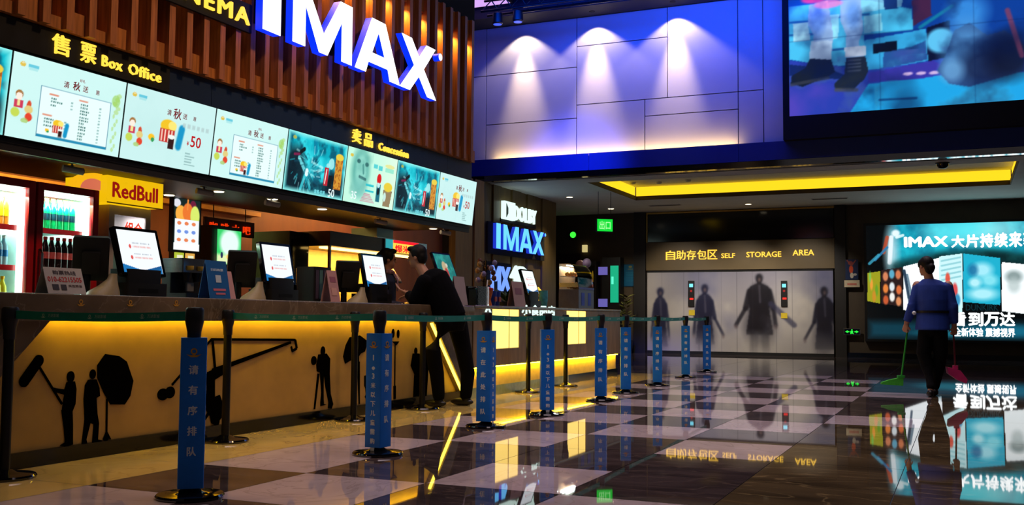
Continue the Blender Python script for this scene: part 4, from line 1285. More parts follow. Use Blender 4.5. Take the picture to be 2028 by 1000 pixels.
def fridge(y0, y1, label, rows):
    w = y1 - y0
    t = thing('drinks_fridge', label, 'fridge', (FX, y0, 0), LEFT, 'red glass door drinks fridges')
    D, H = 0.66, 1.98
    cb = MB().b(0, 0.03, 0.03, D, 0.12, H).b(w - 0.03, w, 0.03, D, 0.12, H).b(0.03, w - 0.03, 0.03, D, H - 0.06, H).b(0.03, w - 0.03, 0.03, D, 0.12, 0.2).b(0.03, w - 0.03, D - 0.03, D, 0.2, H - 0.06)
    cb.b(0.02, w - 0.02, 0.05, D - 0.02, 0.0, 0.12)
    cb.build('cabinet', fridge_red, t)
    li = MB().b(0.032, w - 0.032, D - 0.04, D - 0.031, 0.2, H - 0.062).b(0.031, 0.036, 0.04, D - 0.04, 0.2, H - 0.062).b(w - 0.036, w - 0.031, 0.04, D - 0.04, 0.2, H - 0.062)
    li.build('liner', M('fridge_liner', (214, 246, 236), 0.4), t)
    MB().b(0.05, w - 0.05, 0.05, 0.13, H - 0.085, H - 0.065).b(w - 0.085, w - 0.05, 0.045, 0.07, 0.25, H - 0.12).build('light_tube', E('fridge_light', (214, 255, 240), 6.0), t)
    d = MB().rb(0.0, 0.06, -0.02, 0.028, 0.14, H, 0.006).rb(w - 0.06, w, -0.02, 0.028, 0.14, H, 0.006).b(0.06, w - 0.06, -0.018, 0.026, H - 0.06, H).b(0.06, w - 0.06, -0.018, 0.026, 0.14, 0.24)
    dr = d.build('door', fridge_red, t)
    MB().b(0.061, w - 0.061, 0.0, 0.006, 0.241, H - 0.061).build('pane', glass, dr)
    MB().tube([(0.03, -0.022, 0.95), (0.03, -0.05, 0.98), (0.03, -0.05, 1.42), (0.03, -0.022, 1.45)], 0.012).build('handle', chrome, dr, 40)
    for z in (0.68, 1.0, 1.31, 1.62):
        s_ = MB().b(0.037, w - 0.087, 0.08, D - 0.05, z - 0.012, z)
        s_.build('shelf', M('shelf_white', (220, 232, 230), 0.4), t)
        MB().b(0.037, w - 0.087, 0.072, 0.0795, z - 0.03, z + 0.012).build('price_rail', fridge_red, t)
    lamp('fridge_lamp', 'AREA', (FX - 0.14, (y0 + y1) / 2, H - 0.1), (0.62, 1.0, 0.86), 20, (FX - 0.35, (y0 + y1) / 2, 0.9), w * 0.7, 0.1)
    lamp('fridge_front_lamp', 'AREA', (FX - 0.08, (y0 + y1) / 2, H - 0.12), (0.85, 1.0, 0.95), 7, (FX - 0.16, (y0 + y1) / 2, 0.9), w * 0.7, 0.05)
    return t
F1, F2 = (5.04, 5.655), (5.675, 6.29)
fridge(F1[0], F1[1], 'red framed drinks fridge at the left edge, with yellow and clear bottles', None)
fridge(F2[0], F2[1], 'red framed drinks fridge with green and dark bottles, right of the other fridge', None)
def T(name, col, em=0.0, rough=0.2):
    mt = M(name, col, rough, var=0.05)
    return mt
bg = T('green_bottle', (10, 170, 90)); bo = T('orange_cap', (245, 170, 40)); bl = T('dark_band', (20, 60, 70))
bk_ = T('dark_drink', (30, 12, 12)); br = T('red_cap', (206, 30, 34)); bw = T('white_red_band', (214, 90, 90))
by = T('yellow_drink', (240, 190, 20)); bb_ = T('blue_cap', (20, 120, 190)); bc = T('clear_bottle', (150, 200, 220)); bt = T('amber_drink', (200, 120, 30)); bwh = T('white_cap', (220, 226, 226)); bly = T('lime_drink', (226, 226, 60))
NTH = ['first', 'second', 'third', 'fourth', 'fifth', 'sixth', 'seventh']
def shelf_row(kind, f, z, n, body, cap, band, desc, group, s=1.15):
    src = None
    for i in range(n):
        y0 = f[0] + 0.09 + i * ((f[1] - f[0] - 0.24) / max(n - 1, 1))
        lab = desc.replace('#', NTH[i])
        loc = (FX - 0.13, y0, z + 0.001)
        if src is None:
            src = make_bottle(kind, body, cap, band, lab, group, loc, s)
        else:
            d_ = dup(src, loc, LEFT, lab, group)
shelf_row('green_soda_bottle', F2, 1.62, 7, bg, bo, bl, '# orange-capped green bottle from the left in the right fridge', 'green bottles in the right fridge', 1.08)
shelf_row('cola_bottle', F2, 1.31, 7, bk_, br, bw, '# red-capped dark bottle from the left in the right fridge', 'dark bottles in the right fridge', 1.08)
LF = (F1[0] + 0.14, F1[1])
shelf_row('tea_bottle', LF, 1.62, 6, bt, bo, by, '# amber yellow-banded bottle from the left in the left fridge', 'amber bottles in the left fridge', 1.0)
shelf_row('water_bottle', LF, 1.31, 6, bc, bwh, bb_, '# clear blue-banded bottle from the left in the left fridge', 'clear bottles in the left fridge', 1.0)
shelf_row('juice_bottle', LF, 1.0, 6, bly, by, bly, '# yellow juice bottle from the left in the left fridge', 'yellow bottles in the left fridge', 0.98)

# slim cooler with a yellow lit topper
yl, yr = 6.36, 6.96
t = thing('display_cooler', 'slim grey cooler with yellow lit topper in red letters beside the fridges', 'cooler', (-6.6, yl, 0), LEFT)
w = yr - yl
cbm = MB().b(0.06, 0.09, 0.03, 0.5, 0.0, 1.88).b(w - 0.09, w - 0.06, 0.03, 0.5, 0.0, 1.88).b(0.09, w - 0.09, 0.03, 0.5, 1.84, 1.88).b(0.09, w - 0.09, 0.47, 0.5, 0, 1.84).b(0.09, w - 0.09, 0.03, 0.47, 0, 0.5)
grey = M('cooler_grey', (176, 168, 178), 0.4)
cbm.build('cabinet', grey, t)
d_ = MB().b(0.06, 0.12, 0, 0.028, 0.5, 1.88).b(w - 0.12, w - 0.06, 0, 0.028, 0.5, 1.88).b(0.12, w - 0.12, 0, 0.028, 1.80, 1.88).b(0.12, w - 0.12, 0, 0.028, 0.5, 0.58).build('door', grey, t)
MB().b(0.121, w - 0.121, 0.01, 0.016, 0.581, 1.799).build('pane', glass, d_)
MB().text('组合', 0.25, 1.63, 0.2, 0.12, 0.001, 0.009, bold=0.03).build('lettering', E('red_word', (255, 70, 40), 0.9), d_)
MB().b(0.0905, w - 0.0905, 0.455, 0.469, 0.5, 1.83).build('liner', E('cooler_back_light', (150, 190, 150), 0.55), t)
for z in (1.15, 1.5):
    MB().b(0.0905, w - 0.0905, 0.06, 0.45, z - 0.01, z).build('shelf', steel, t)
top = MB().b(-0.03, w + 0.02, -0.06, 0.42, 1.895, 2.118).build('topper', E('topper_yellow', (250, 196, 10), 0.92), t)
MB().text('RedBull', 0.03, 1.94, w - 0.08, 0.125, 0.004, -0.0605, bold=0.025).build('lettering', E('topper_red', (165, 22, 16), 0.8), top)
MB().b(-0.03, w + 0.02, -0.064, -0.0605, 1.885, 1.8945).build('edge', M('topper_edge', (200, 150, 10), 0.5), top)
src = None
can_m = T('slim_can', (60, 70, 110)); can_t = T('can_top', (190, 190, 195))
for zz, zn in ((1.5, 'upper'), (1.15, 'lower')):
    for i in range(4):
        loc = (-6.6 - 0.12, yl + 0.15 + i * 0.1, zz + 0.001)
        lab = '%s blue drink can from the left on the %s shelf of the slim cooler' % (NTH[i], zn)
        if src is None:
            src = thing('drink_can', lab, 'can', loc, LEFT, 'cans in the slim cooler')
            MB().lathe([(0.02, 0), (0.026, 0.01), (0.026, 0.13), (0.022, 0.145)], n=12).build('body', can_m, src, 50)
            MB().lathe([(0.021, 0.1452), (0.021, 0.149)], n=12).build('lid', can_t, src, 50)
        else:
            dup(src, loc, LEFT, lab)
lamp('added_cooler_fill', 'AREA', (-6.72, (yl + yr) / 2, 1.82), (1, 0.97, 0.85), 4, (-6.8, (yl + yr) / 2, 1.0), 0.3, 0.2)  # added lamp that brightens the cooler interior
# curved yellow and pink sign standing on the fridges
t = thing('arched_sign', 'curved glowing yellow sign with pink middle between the fridge and the slim cooler', 'sign', (-6.62, 6.06, 1.985), LEFT)
pts = [(0.0, 0.0)] + [(0.24 - 0.24 * math.cos(a) * 1.0, 0.145 * math.sin(a)) for a in [PI / 2 * k / 10 for k in range(11)]] + [(0.29, 0.145), (0.29, 0.0)]
MB().pris(pts, 0.0, 0.08).build('panel', E('arch_yellow', (255, 186, 20), 0.95), t)
MB().pris([(0.06, 0.002)] + [(0.2 - 0.14 * math.cos(a), 0.095 * math.sin(a)) for a in [PI * k / 12 for k in range(1, 12)]] + [(0.25, 0.002)], -0.005, -0.0005).build('pink_disc', E('arch_pink', (235, 120, 90), 0.8), t)

# dessert poster screen
p0, p1 = at(343, 494, 0, -7.25), at(397, 398, 0, -7.25)
w, h = p1.y - p0.y, p1.z - p0.z
t = thing('poster_screen', 'upright lit poster with ice cream cups hanging behind the counter', 'screen', (-7.25, p0.y, p0.z), LEFT)
MB().b(-0.02, w + 0.02, 0.002, 0.05, -0.02, h + 0.02).build('frame', black, t)
pc = Pic(w, h, 70, (24, 40, 38))
pc.ell(0.1, 0.9, 0.14, 0.08, (226, 226, 236)).ell(0.72, 0.88, 0.12, 0.1, (110, 30, 60)).ell(0.25, 0.7, 0.2, 0.16, (250, 176, 70)).ell(0.52, 0.74, 0.2, 0.18, (236, 120, 50)).ell(0.8, 0.68, 0.18, 0.2, (216, 236, 110)).rect(0.03, 0.97, 0.1, 0.6, (244, 248, 255)).rect(0, 1, 0.0, 0.14, (250, 250, 250))
for i in range(3):
    for j in range(3):
        pc.ell(0.2 + i * 0.28, 0.52 - j * 0.16, 0.08, 0.035, (232, 110, 50) if j != 1 else (90, 130, 220), 0.85)
pc.line(0.52, 0.98, 0.5, 0.8, 0.03, (240, 140, 60))
pc.build('display', t, screen, 0, 0)
MB().tube([(w * 0.3, 0.03, h + 0.02), (w * 0.3, 0.03, 2.62 - p0.z)], 0.008).tube([(w * 0.7, 0.03, h + 0.02), (w * 0.7, 0.03, 2.62 - p0.z)], 0.008).build('hanger', dark_metal, t)
for k, (x, c_, w_) in enumerate(((0.1, (190, 206, 60), 'left lime'), (0.52, (240, 180, 80), 'right orange'))):
    g_ = thing('price_tag', w_ + ' square lit price tag hanging under the dessert poster', 'price tag', (-7.25, p0.y + w * x, p0.z - 0.13), LEFT, 'tags under the dessert poster')
    MB().b(0, 0.12, 0.002, 0.02, 0, 0.105).build('card', E('tag_%d' % k, c_, 0.9), g_)
    MB().b(0.02, 0.1, -0.001, 0.0015, 0.04, 0.08).build('print_block', E('tag_print', (250, 250, 210), 0.9), g_)
    MB().tube([(0.06, 0.012, 0.105), (0.06, 0.012, 0.112)], 0.004).build('hook', dark_metal, g_)

# drinks dispenser with green lit panel
p0, p1 = at(429, 522, 0, -7.2), at(478, 459, 0, -7.2)
w, h = p1.y - p0.y, p1.z - p0.z
t = thing('drinks_dispenser', 'drinks machine with lit green and white picture panel behind the counter', 'dispenser', (-7.2, p0.y, 0), LEFT)
MB().b(-0.06, w + 0.03, 0.02, 0.6, 0.0, p0.z - 0.16).b(-0.06, w + 0.03, 0.3, 0.6, p0.z - 0.16, p0.z - 0.02).b(-0.06, w + 0.03, 0.02, 0.6, p0.z - 0.02, p1.z + 0.04).build('body', black, t)
pc = Pic(w, h, 60, (60, 214, 110))
pc.ell(0.52, 0.62, 0.4, 0.4, (232, 255, 246), 1, 0.4).rect(0, 1, 0, 0.28, (246, 246, 190), 0.9, 0.1).ell(0.2, 0.26, 0.05, 0.09, (40, 50, 90)).ell(0.5, 0.22, 0.12, 0.08, (250, 220, 120)).ell(0.75, 0.2, 0.12, 0.08, (240, 180, 160)).ell(0.88, 0.08, 0.08, 0.04, (50, 110, 190))
pc.build('lit_panel', t, screen, 0, 0.0, p0.z)
nz_ = MB()
for i in range(4):
    nz_.tube([(0.06 + i * 0.09, 0.1, p0.z - 0.02), (0.06 + i * 0.09, 0.1, p0.z - 0.1)], 0.018)
nz_.build('nozzle', steel, t, 40)
# red glowing letters
t = thing('lettered_sign', 'red glowing words on the wall above the drinks machine', 'sign', (-7.6, at(412, 456, 0, -7.6).y, at(412, 456, 0, -7.6).z), LEFT)
MB().text('咖啡水吧', 0.02, 0, 0.7, 0.10, 0.01, 0, bold=0.0, spacing=1.6).build('letters', E('red_neon', (255, 60, 10), 0.9), t)
MB().b(-0.05, 0.8, 0.001, 0.03, -0.03, 0.15).build('backing', brown_wall, t)
MB().tube([(0.1, 0.015, 0.15), (0.1, 0.015, 2.62 - t.location.z)], 0.006).tube([(0.65, 0.015, 0.15), (0.65, 0.015, 2.62 - t.location.z)], 0.006).build('hanger', dark_metal, t)
# tall dark cabinet
p0, p1 = at(572, 600, 0, -7.3), at(612, 462, 0, -7.3)
t = thing('tall_cabinet', 'tall dark cabinet with teal side behind the middle till', 'cabinet', (-7.3, p0.y, 0), LEFT)
MB().b(0, p1.y - p0.y, 0, 0.55, 0, p1.z).build('body', M('cabinet_dark', (18, 20, 24), 0.5), t)
MB().b(-0.012, -0.0005, 0.0, 0.55, 0.02, p1.z).build('side_panel', M('teal_side', (30, 76, 72), 0.4), t)
for k in (0.62, 0.36):
    q = MB().b(0.03, p1.y - p0.y - 0.03, -0.015, -0.001, p1.z * k, p1.z * (k + 0.33)).build('door', black_gloss, t)
    MB().tube([(0.08, -0.03, p1.z * k + 0.1), (0.08, -0.03, p1.z * k + 0.3)], 0.008).build('handle', steel, q)

# popcorn cabinet with glowing interior
PXX = -7.0
pa, pb = at(652, 560, 0, PXX), at(842, 560, 0, PXX)
t = thing('popcorn_cabinet', 'glowing glass popcorn cabinet with gold kettle behind the cashier', 'popcorn machine', (PXX, pa.y, 0), LEFT)
w = pb.y - pa.y
MB().b(0, w, 0, 0.7, 0, 0.9).build('base', M('popcorn_base', (60, 40, 24), 0.5), t)
MB().b(0, w, 0.66, 0.7, 0.9, 1.80).build('back_panel', M('popcorn_back', (236, 190, 90), 0.5), t)
for x in (0, w * 0.5, w - 0.03):
    MB().b(x, x + 0.03, 0, 0.03, 0.9, 1.8).build('post', steel, t)
MB().b(0, w, 0, 0.7, 1.8, 1.98).build('hood', M('hood_brown', (70, 44, 20), 0.4), t)
MB().b(w * 0.52, w, -0.02, -0.001, 1.83, 1.98).build('fascia', steel, t)
MB().b(w * 0.53, w * 0.70, -0.026, -0.0205, 1.835, 1.975).build('teal_panel', E('teal_glow', (50, 180, 190), 0.75), t)
MB().b(0.06, w - 0.06, 0.1, 0.2, 1.775, 1.797).build('light_tube', E('popcorn_light', (255, 206, 110), 5), t)
lamp('popcorn_lamp', 'AREA', (PXX - 0.3, pa.y + w / 2, 1.76), (1, 0.68, 0.22), 34, (PXX - 0.45, pa.y + w / 2, 1.0), w * 0.9, 0.3)
pk = Pic(w - 0.08, 0.3, 120, (226, 176, 60))
heap = MB()
r2 = random.Random(3)
for i in range(240):
    x = 0.06 + r2.random() * (w - 0.12)
    yv = 0.08 + r2.random() * 0.5
    z = 0.91 + r2.random() * (0.10 + 0.12 * math.sin(x * 2.4) ** 2)
    s_ = 0.03 + 0.02 * r2.random()
    heap.ell((x, yv, z), (s_, s_, s_ * 0.8), n=7, mm=5)
hp = heap.build('popcorn', M('popcorn_yellow', (240, 200, 90), 0.7, var=0.3), t, 60, kind='stuff')
kx = at(797, 500, 0, PXX).y - pa.y
ke = MB().lathe([(0.05, 1.78), (0.06, 1.72), (0.10, 1.66), (0.17, 1.56), (0.24, 1.46), (0.25, 1.43)], (kx, 0.3, 0), 24).build('kettle', M('kettle_gold', (226, 170, 90), 0.3, 0.8), t, 40)
MB().lathe([(0.255, 1.405), (0.255, 1.429)], (kx, 0.3, 0), 24).build('rim', black, ke, 40)
MB().b(kx - 0.1, kx + 0.12, 0.2, 0.4, 1.05, 1.36).build('machine_body', steel, t)
t = thing('lettered_sign', 'small red and yellow lit sign above the popcorn cabinet', 'sign', (PXX + 0.03, at(775, 487, 0, PXX).y, at(775, 500, 0, PXX).z), LEFT)
sw_ = at(825, 487, 0, PXX).y - at(775, 487, 0, PXX).y
MB().b(0, sw_, 0.0, 0.003, 0, 0.17).build('panel', E('popcorn_sign_yellow', (255, 206, 70), 1.2), t)
MB().b(0, sw_, -0.004, -0.0005, 0.13, 0.17).text('爆米花', 0.05, 0.01, sw_ - 0.1, 0.1, 0.004, -0.0005, bold=0.02).build('letters', E('popcorn_sign_red', (255, 20, 40), 1.0), t)
t = thing('exhaust_duct', 'pale teal exhaust duct rising from the popcorn hood to the soffit', 'duct', (PXX - 0.1, at(775, 440, 0, PXX).y, 1.983), LEFT)
MB().b(-0.2, 0.22, 0, 0.4, 0, 0.144).build('shaft', M('duct_grey', (120, 150, 146), 0.35, 0.3), t)
MB().b(-0.22, 0.24, -0.02, 0.42, 0, 0.02).build('flange', steel, t)

# surveillance cameras under the soffit
for i, (px, py, w) in enumerate(((142, 322, 'above the fridges'), (403, 368, 'above the dessert poster'), (537, 395, 'above the middle till'), (752, 432, 'left of the teal exhaust duct'), (905, 456, 'at the right end of the soffit'))):
    p = at(px, py, 0, -6.35)
    p.y = min(p.y, 12.03)
    t = thing('surveillance_camera', 'small bullet camera fixed under the soffit ' + w, 'camera', (-6.35, p.y, SOF), LEFT, 'bullet cameras under the soffit')
    MB().lathe([(0.03, -0.012), (0.03, 0)], n=14).build('mount', steel, t, 40)
    MB().tube([(0, 0, -0.012), (0.01, -0.01, -0.04)], 0.01).build('arm', steel, t, 40)
    c_ = MB().tube([(-0.07, 0.02, -0.05), (0.07, -0.05, -0.065)], 0.028, 14).build('body', M('camera_white', (200, 196, 190), 0.4), t, 40)
    MB().tube([(0.0702, -0.0501, -0.065), (0.075, -0.0525, -0.0655)], 0.02, 12).build('lens', black_gloss, c_, 40)
lamp('added_kitchen_fill', 'AREA', (-8.5, 13.6, 2.9), (1, 0.50, 0.12), 85, (-9.6, 13.6, 1.3), 4.0, 0.4)  # added orange fill for the rear kitchen wall, no fixture
lamp('kitchen_fill_lamp', 'AREA', (-8.4, 8.6, 2.55), (1, 0.54, 0.14), 110, (-9.6, 9.0, 1.2), 4.4, 0.5)  # added fill for the nearer stretch, likewise without a fixture

# ================================================================== ON THE CONCESSION COUNTER
C2T = CT + 0.012
def spot2(px, X=-5.5):
    return at(px, 600, 0, X).y
t = thing('clear_display_box', 'clear acrylic box of teal cards at the left end of the concession counter', 'box', (-5.5, spot2(946), C2T), LEFT)
MB().b(-0.17, 0.17, -0.08, -0.074, 0, 0.24).b(-0.17, 0.17, 0.074, 0.08, 0, 0.24).b(-0.17, -0.164, -0.074, 0.074, 0, 0.24).b(0.164, 0.17, -0.074, 0.074, 0, 0.24).build('box', glass, t)
MB().b(-0.15, -0.02, -0.05, 0.05, 0.0, 0.2).build('dark_card', M('dark_card', (30, 50, 56), 0.5), t)
MB().b(0.0, 0.15, -0.06, 0.04, 0.0, 0.22).build('teal_card', M('teal_card', (70, 150, 140), 0.5), t)
t = thing('novelty_cup', 'red and orange novelty cup with straw on the concession counter', 'cup', (-5.5, spot2(964), C2T), LEFT)
MB().lathe([(0.07, 0), (0.065, 0.02), (0.05, 0.08), (0.075, 0.17), (0.08, 0.2)], n=16).build('body', M('cup_orange', (240, 110, 20), 0.35, var=0.3, scale=30), t, 50)
MB().lathe([(0.085, 0.2002), (0.085, 0.225), (0.03, 0.24)], n=16).build('lid', M('cup_lid_red', (200, 30, 20), 0.35), t, 50)
MB().tube([(0, 0, 0.24), (0.02, 0, 0.33)], 0.008).build('straw', print_white, t)
src = None
for i, (px, w) in enumerate(((973, 'left'), (981, 'right'))):
    loc = (-5.5, spot2(px), C2T)
    lab = w + ' blue cup with red mark beside the orange novelty cup'
    if src is None:
        src = thing('souvenir_cup', lab, 'cup', loc, LEFT, 'blue cups on the concession counter')
        MB().lathe([(0.05, 0), (0.065, 0.12), (0.07, 0.19)], n=16).build('body', M('cup_blue', (20, 60, 170), 0.35), src, 50)
        MB().b(-0.03, 0.03, -0.069, -0.058, 0.06, 0.12).build('mark', M('cup_mark', (190, 60, 40), 0.4), src)
    else:
        dup(src, loc, LEFT, lab)
t = thing('toy_stand', 'spiky stand of small pale toys behind the orange novelty cup', 'toy', (-5.85, spot2(962, -5.85), C2T), LEFT)
MB().lathe([(0.09, 0), (0.09, 0.02)], n=16).tube([(0, 0, 0.02), (0, 0, 0.62)], 0.012).build('stand', dark_metal, t, 40)
tb = MB()
for i in range(12):
    a = i * 2.4
    z = 0.3 + 0.026 * i
    tb.tube([(0, 0, z), (0.1 * math.cos(a), 0.1 * math.sin(a), z + 0.03)], 0.005)
tb.build('hook', dark_metal, t)
for i in range(12):
    a = i * 2.4
    z = 0.3 + 0.026 * i
    MB().ell((0.115 * math.cos(a), 0.115 * math.sin(a), z + 0.03), (0.035, 0.035, 0.04), n=10, mm=6).build('toy', [M('toy_tan', (170, 140, 90), 0.5), M('toy_lilac', (150, 140, 190), 0.5), M('toy_brown', (110, 60, 40), 0.5)][i % 3], t, 60)
t = thing('potted_plant', 'low leafy green plant on the concession counter left of the till', 'plant', (-5.75, spot2(1002, -5.75), C2T), LEFT)
MB().lathe([(0.09, 0), (0.11, 0.07), (0.1, 0.075)], n=16).build('pot', black, t, 50)
pl = MB()
r3 = random.Random(5)
for i in range(46):
    a = r3.random() * 2 * PI
    l_ = 0.10 + 0.12 * r3.random()
    z = 0.06 + 0.1 * r3.random()
    d_ = Vector((math.cos(a), math.sin(a), 0.5 * r3.random() + 0.2)) * l_
    s_ = Vector((-math.sin(a), math.cos(a), 0)) * 0.02
    b0 = Vector((0, 0, z))
    pl.add([b0, b0 + d_ * 0.5 + s_, b0 + d_, b0 + d_ * 0.5 - s_, b0 + d_ * 0.5 + Vector((0, 0, 0.012))], [(0, 1, 4), (1, 2, 4), (2, 3, 4), (3, 0, 4)])
pl.build('leaves', M('leaf_green', (40, 80, 30), 0.6, var=0.3), t)
t = thing('cup_stack', 'stack of teal paper cups beside the concession till', 'cups', (-5.45, spot2(1076, -5.45), C2T), LEFT)
for i in range(5):
    MB().lathe([(0.05, 0.0), (0.066, 0.13)], (0, 0, 0.028 * i + 0.001), 16).build('cup', M('cup_teal', (90, 190, 200), 0.4, var=0.3, scale=20), t, 50)
# curved glass snack case
y0, y1 = at(1146, 600, 0, -5.42).y, at(1176, 600, 0, -5.42).y
w = (y1 - y0)
t = thing('snack_case', 'curved glass snack display case at the far end of the concession counter', 'display case', (-5.42, y0, C2T), LEFT)
t.scale = (1, 0.66, 1)
MB().b(0, w, 0.0, 0.5, 0, 0.30).build('base', M('case_base', (90, 100, 120), 0.4), t)
for x in (0.12, 0.42):
    MB().b(x, x + 0.14, -0.006, -0.0005, 0.05, 0.25).build('sticker', M('case_sticker', (60, 90, 200), 0.5), t)
MB().b(0, w, -0.008, 0.0, 0.301, 0.335).build('blue_rim', M('case_rim', (40, 50, 150), 0.4), t)
pr = [(0.0, 0.336)] + [(0.26 - 0.24 * math.cos(a), 0.42 + 0.28 * math.sin(a)) for a in [PI / 2 * k / 8 for k in range(9)]] + [(0.5, 0.70)]
vs, fs = [], []
for q in pr:
    vs += [(0.004, q[0], q[1]), (w - 0.004, q[0], q[1]), (w - 0.004, q[0] + 0.006, q[1] - 0.004), (0.004, q[0] + 0.006, q[1] - 0.004)]
for i in range(len(pr) - 1):
    for j in range(4):
        a_, b_ = i * 4 + j, i * 4 + (j + 1) % 4
        fs.append((a_, b_, b_ + 4, a_ + 4))
MB().add(vs, fs).build('curved_glass', glass, t, 40)
MB().b(0, w, 0.49, 0.5, 0.301, 0.70).build('back_panel', M('case_back', (150, 120, 80), 0.5), t)
MB().b(0.02, w - 0.02, 0.2, 0.48, 0.50, 0.508).build('shelf', glass, t)
MB().b(0.05, w - 0.05, 0.30, 0.34, 0.665, 0.685).build('light_tube', E('case_light', (230, 255, 246), 5), t)
lamp('case_lamp', 'AREA', (-5.42 - 0.32, (y0 + y1) / 2, C2T + 0.66), (0.9, 1, 0.95), 9, (-5.72, (y0 + y1) / 2, C2T + 0.3), w * 0.8, 0.1)
sn = MB()
for i in range(22):
    sn.ell((0.08 + (w - 0.16) * r3.random(), 0.12 + 0.3 * r3.random(), 0.345 + 0.03 * r3.random()), (0.07, 0.05, 0.045), n=8, mm=5)
for i in range(12):
    sn.ell((0.08 + (w - 0.16) * r3.random(), 0.28 + 0.16 * r3.random(), 0.545), (0.06, 0.045, 0.04), n=8, mm=5)
sn.build('snacks', M('snack_gold', (220, 150, 50), 0.6, var=0.4, scale=14), t, 60, kind='stuff')
for k in (0, w - 0.012):
    MB().b(k, k + 0.012, 0.02, 0.5, 0.336, 0.40).build('side_rail', steel, t)

# ================================================================== BEYOND THE CONCESSION COUNTER
FW = FY - 0.35
p0, p1 = at(1209, 599, 1, FW), at(1225, 526, 1, FW)
t = thing('drinks_cooler', 'narrow dark cooler with teal lit glass front near the doorway', 'cooler', (p0.x, FW, 0))
w = p1.x - p0.x
MB().b(-0.25, w + 0.05, 0.0, 0.3, 0, 2.6).build('cabinet', black, t)
MB().b(0, w, -0.012, -0.001, p0.z, p1.z).build('lit_front', E('teal_front', (20, 190, 140), 0.85), t)
MB().b(0.03, w * 0.4, -0.018, -0.0125, p0.z + 0.5, p1.z - 0.3).build('light_tube', E('mint_tube', (90, 255, 200), 1.2), t)
for q, z in enumerate((p1.z - 0.15, p0.z - 0.02)):
    x_ = at(1195, 525, 1, FW).x - p0.x
    MB().b(x_ - 0.14, x_ + 0.12, -0.02, -0.001, z - 0.1, z + 0.12).build('lilac_tile', E('lilac_tile', (120, 110, 200), 0.7), t)
t['label'] = 'narrow dark cooler with teal lit glass front and two lilac tiles near the doorway'
t2 = thing('vending_shelf', 'dark shelf unit with yellow bottles behind the snack case', 'shelf', (at(1172, 560, 1, FW).x, FW, 0))
MB().b(-0.55, 0.13, 0.2, 0.3, 0, 2.5).b(-0.55, 0.13, 0, 0.2, 0, 1.2).b(-0.55, 0.13, 0, 0.2, 2.38, 2.5).b(-0.55, -0.5, 0, 0.2, 1.2, 2.38).b(0.08, 0.13, 0, 0.2, 1.2, 2.38).b(-0.5, 0.08, 0, 0.2, 1.9, 1.94).build('unit', black, t2)
MB().b(-0.2, 0.12, -0.012, -0.001, 0.9, 1.19).build('teal_panel', M('faint_teal', (60, 110, 100), 0.5), t2)
src = None
for i in range(4):
    loc = (t2.location.x - 0.40 + i * 0.13, FW + 0.1, 1.941)
    lab = NTH[i] + ' yellow bottle from the left on the dark shelf unit behind the snack case'
    if src is None:
        src = thing('syrup_bottle', lab, 'bottle', loc, 0, 'yellow bottles behind the snack case')
        MB().lathe([(0.045, 0), (0.05, 0.02), (0.05, 0.2), (0.02, 0.27), (0.018, 0.3)], n=12).build('body', M('syrup_yellow', (200, 170, 30), 0.4), src, 50)
        MB().lathe([(0.02, 0.3002), (0.02, 0.33)], n=10).build('cap', black, src, 50)
    else:
        dup(src, loc, 0, lab)
for i, (px, py, c_, r_, w_) in enumerate(((1149, 525, (206, 150, 140), 0.12, 'pink'), (1162, 521, (170, 150, 200), 0.11, 'lilac'), (1156, 541, (120, 100, 170), 0.07, 'small violet'))):
    p = at(px, py, 1, 24.4 - 0.45 * i)
    t = thing('balloon', w_ + ' round balloon in front of the dark shelf unit near the doorway', 'balloon', (p.x, p.y, p.z), 0, 'balloons by the doorway')
    MB().ell((0, 0, 0), (r_, r_, r_ * 1.1), n=18, mm=12).build('skin', M('balloon_' + w_.replace(' ', '_'), c_, 0.3), t, 80)
    MB().tube([(0, 0, -r_ * 1.08), (0.02, 0.01, -r_ * 2), (0, 0, -p.z + 0.02)], 0.004).lathe([(0.05, -p.z), (0.05, -p.z + 0.03)], n=12).build('string', dark_metal, t)
p0, p1 = at(1236, 566, 1, FY - 0.005), at(1261, 524, 1, FY - 0.005)
t = thing('wall_poster', 'blue poster with small gold emblem on the dark wall left of the lockers', 'poster', (p0.x, FY - 0.012, p0.z))
pc = Pic(p1.x - p0.x, p1.z - p0.z, 40, (12, 90, 130))
pc.ell(0.5, 0.9, 0.14, 0.05, (170, 150, 60), 0.8).rect(0.3, 0.7, 0.78, 0.81, (150, 140, 70), 0.7)
for i in range(6):
    pc.rect(0.15, 0.85, 0.62 - i * 0.08, 0.645 - i * 0.08, (40, 130, 160), 0.7)
pc.build('sheet', t, attr_mat('poster_faint', False), 0, 0)
MB().b(-0.02, pc.w + 0.02, 0.001, 0.011, -0.02, pc.h + 0.02).build('frame', M('poster_frame', (10, 60, 90), 0.4), t)
t = thing('potted_plant', 'dim yellow green plant standing on the floor below the blue wall poster', 'plant', (at(1240, 600, 1, FY - 0.5).x, FY - 0.5, 0))
MB().lathe([(0.16, 0), (0.2, 0.35), (0.18, 0.36)], n=16).build('pot', black, t, 50)
pl2 = MB().tube([(0, 0, 0.34), (0.02, 0, 1.0)], 0.02)
for i in range(60):
    a = r3.random() * 2 * PI
    z = 0.7 + 1.0 * r3.random()
    d_ = Vector((math.cos(a), math.sin(a), 0.4)) * (0.12 + 0.16 * r3.random())
    s_ = Vector((-math.sin(a), math.cos(a), 0)) * 0.04
    b0 = Vector((0.02, 0, min(z, 1.5)))
    pl2.add([b0, b0 + d_ * 0.5 + s_, b0 + d_, b0 + d_ * 0.5 - s_, b0 + d_ * 0.5 + Vector((0, 0, 0.02))], [(0, 1, 4), (1, 2, 4), (2, 3, 4), (3, 0, 4)])
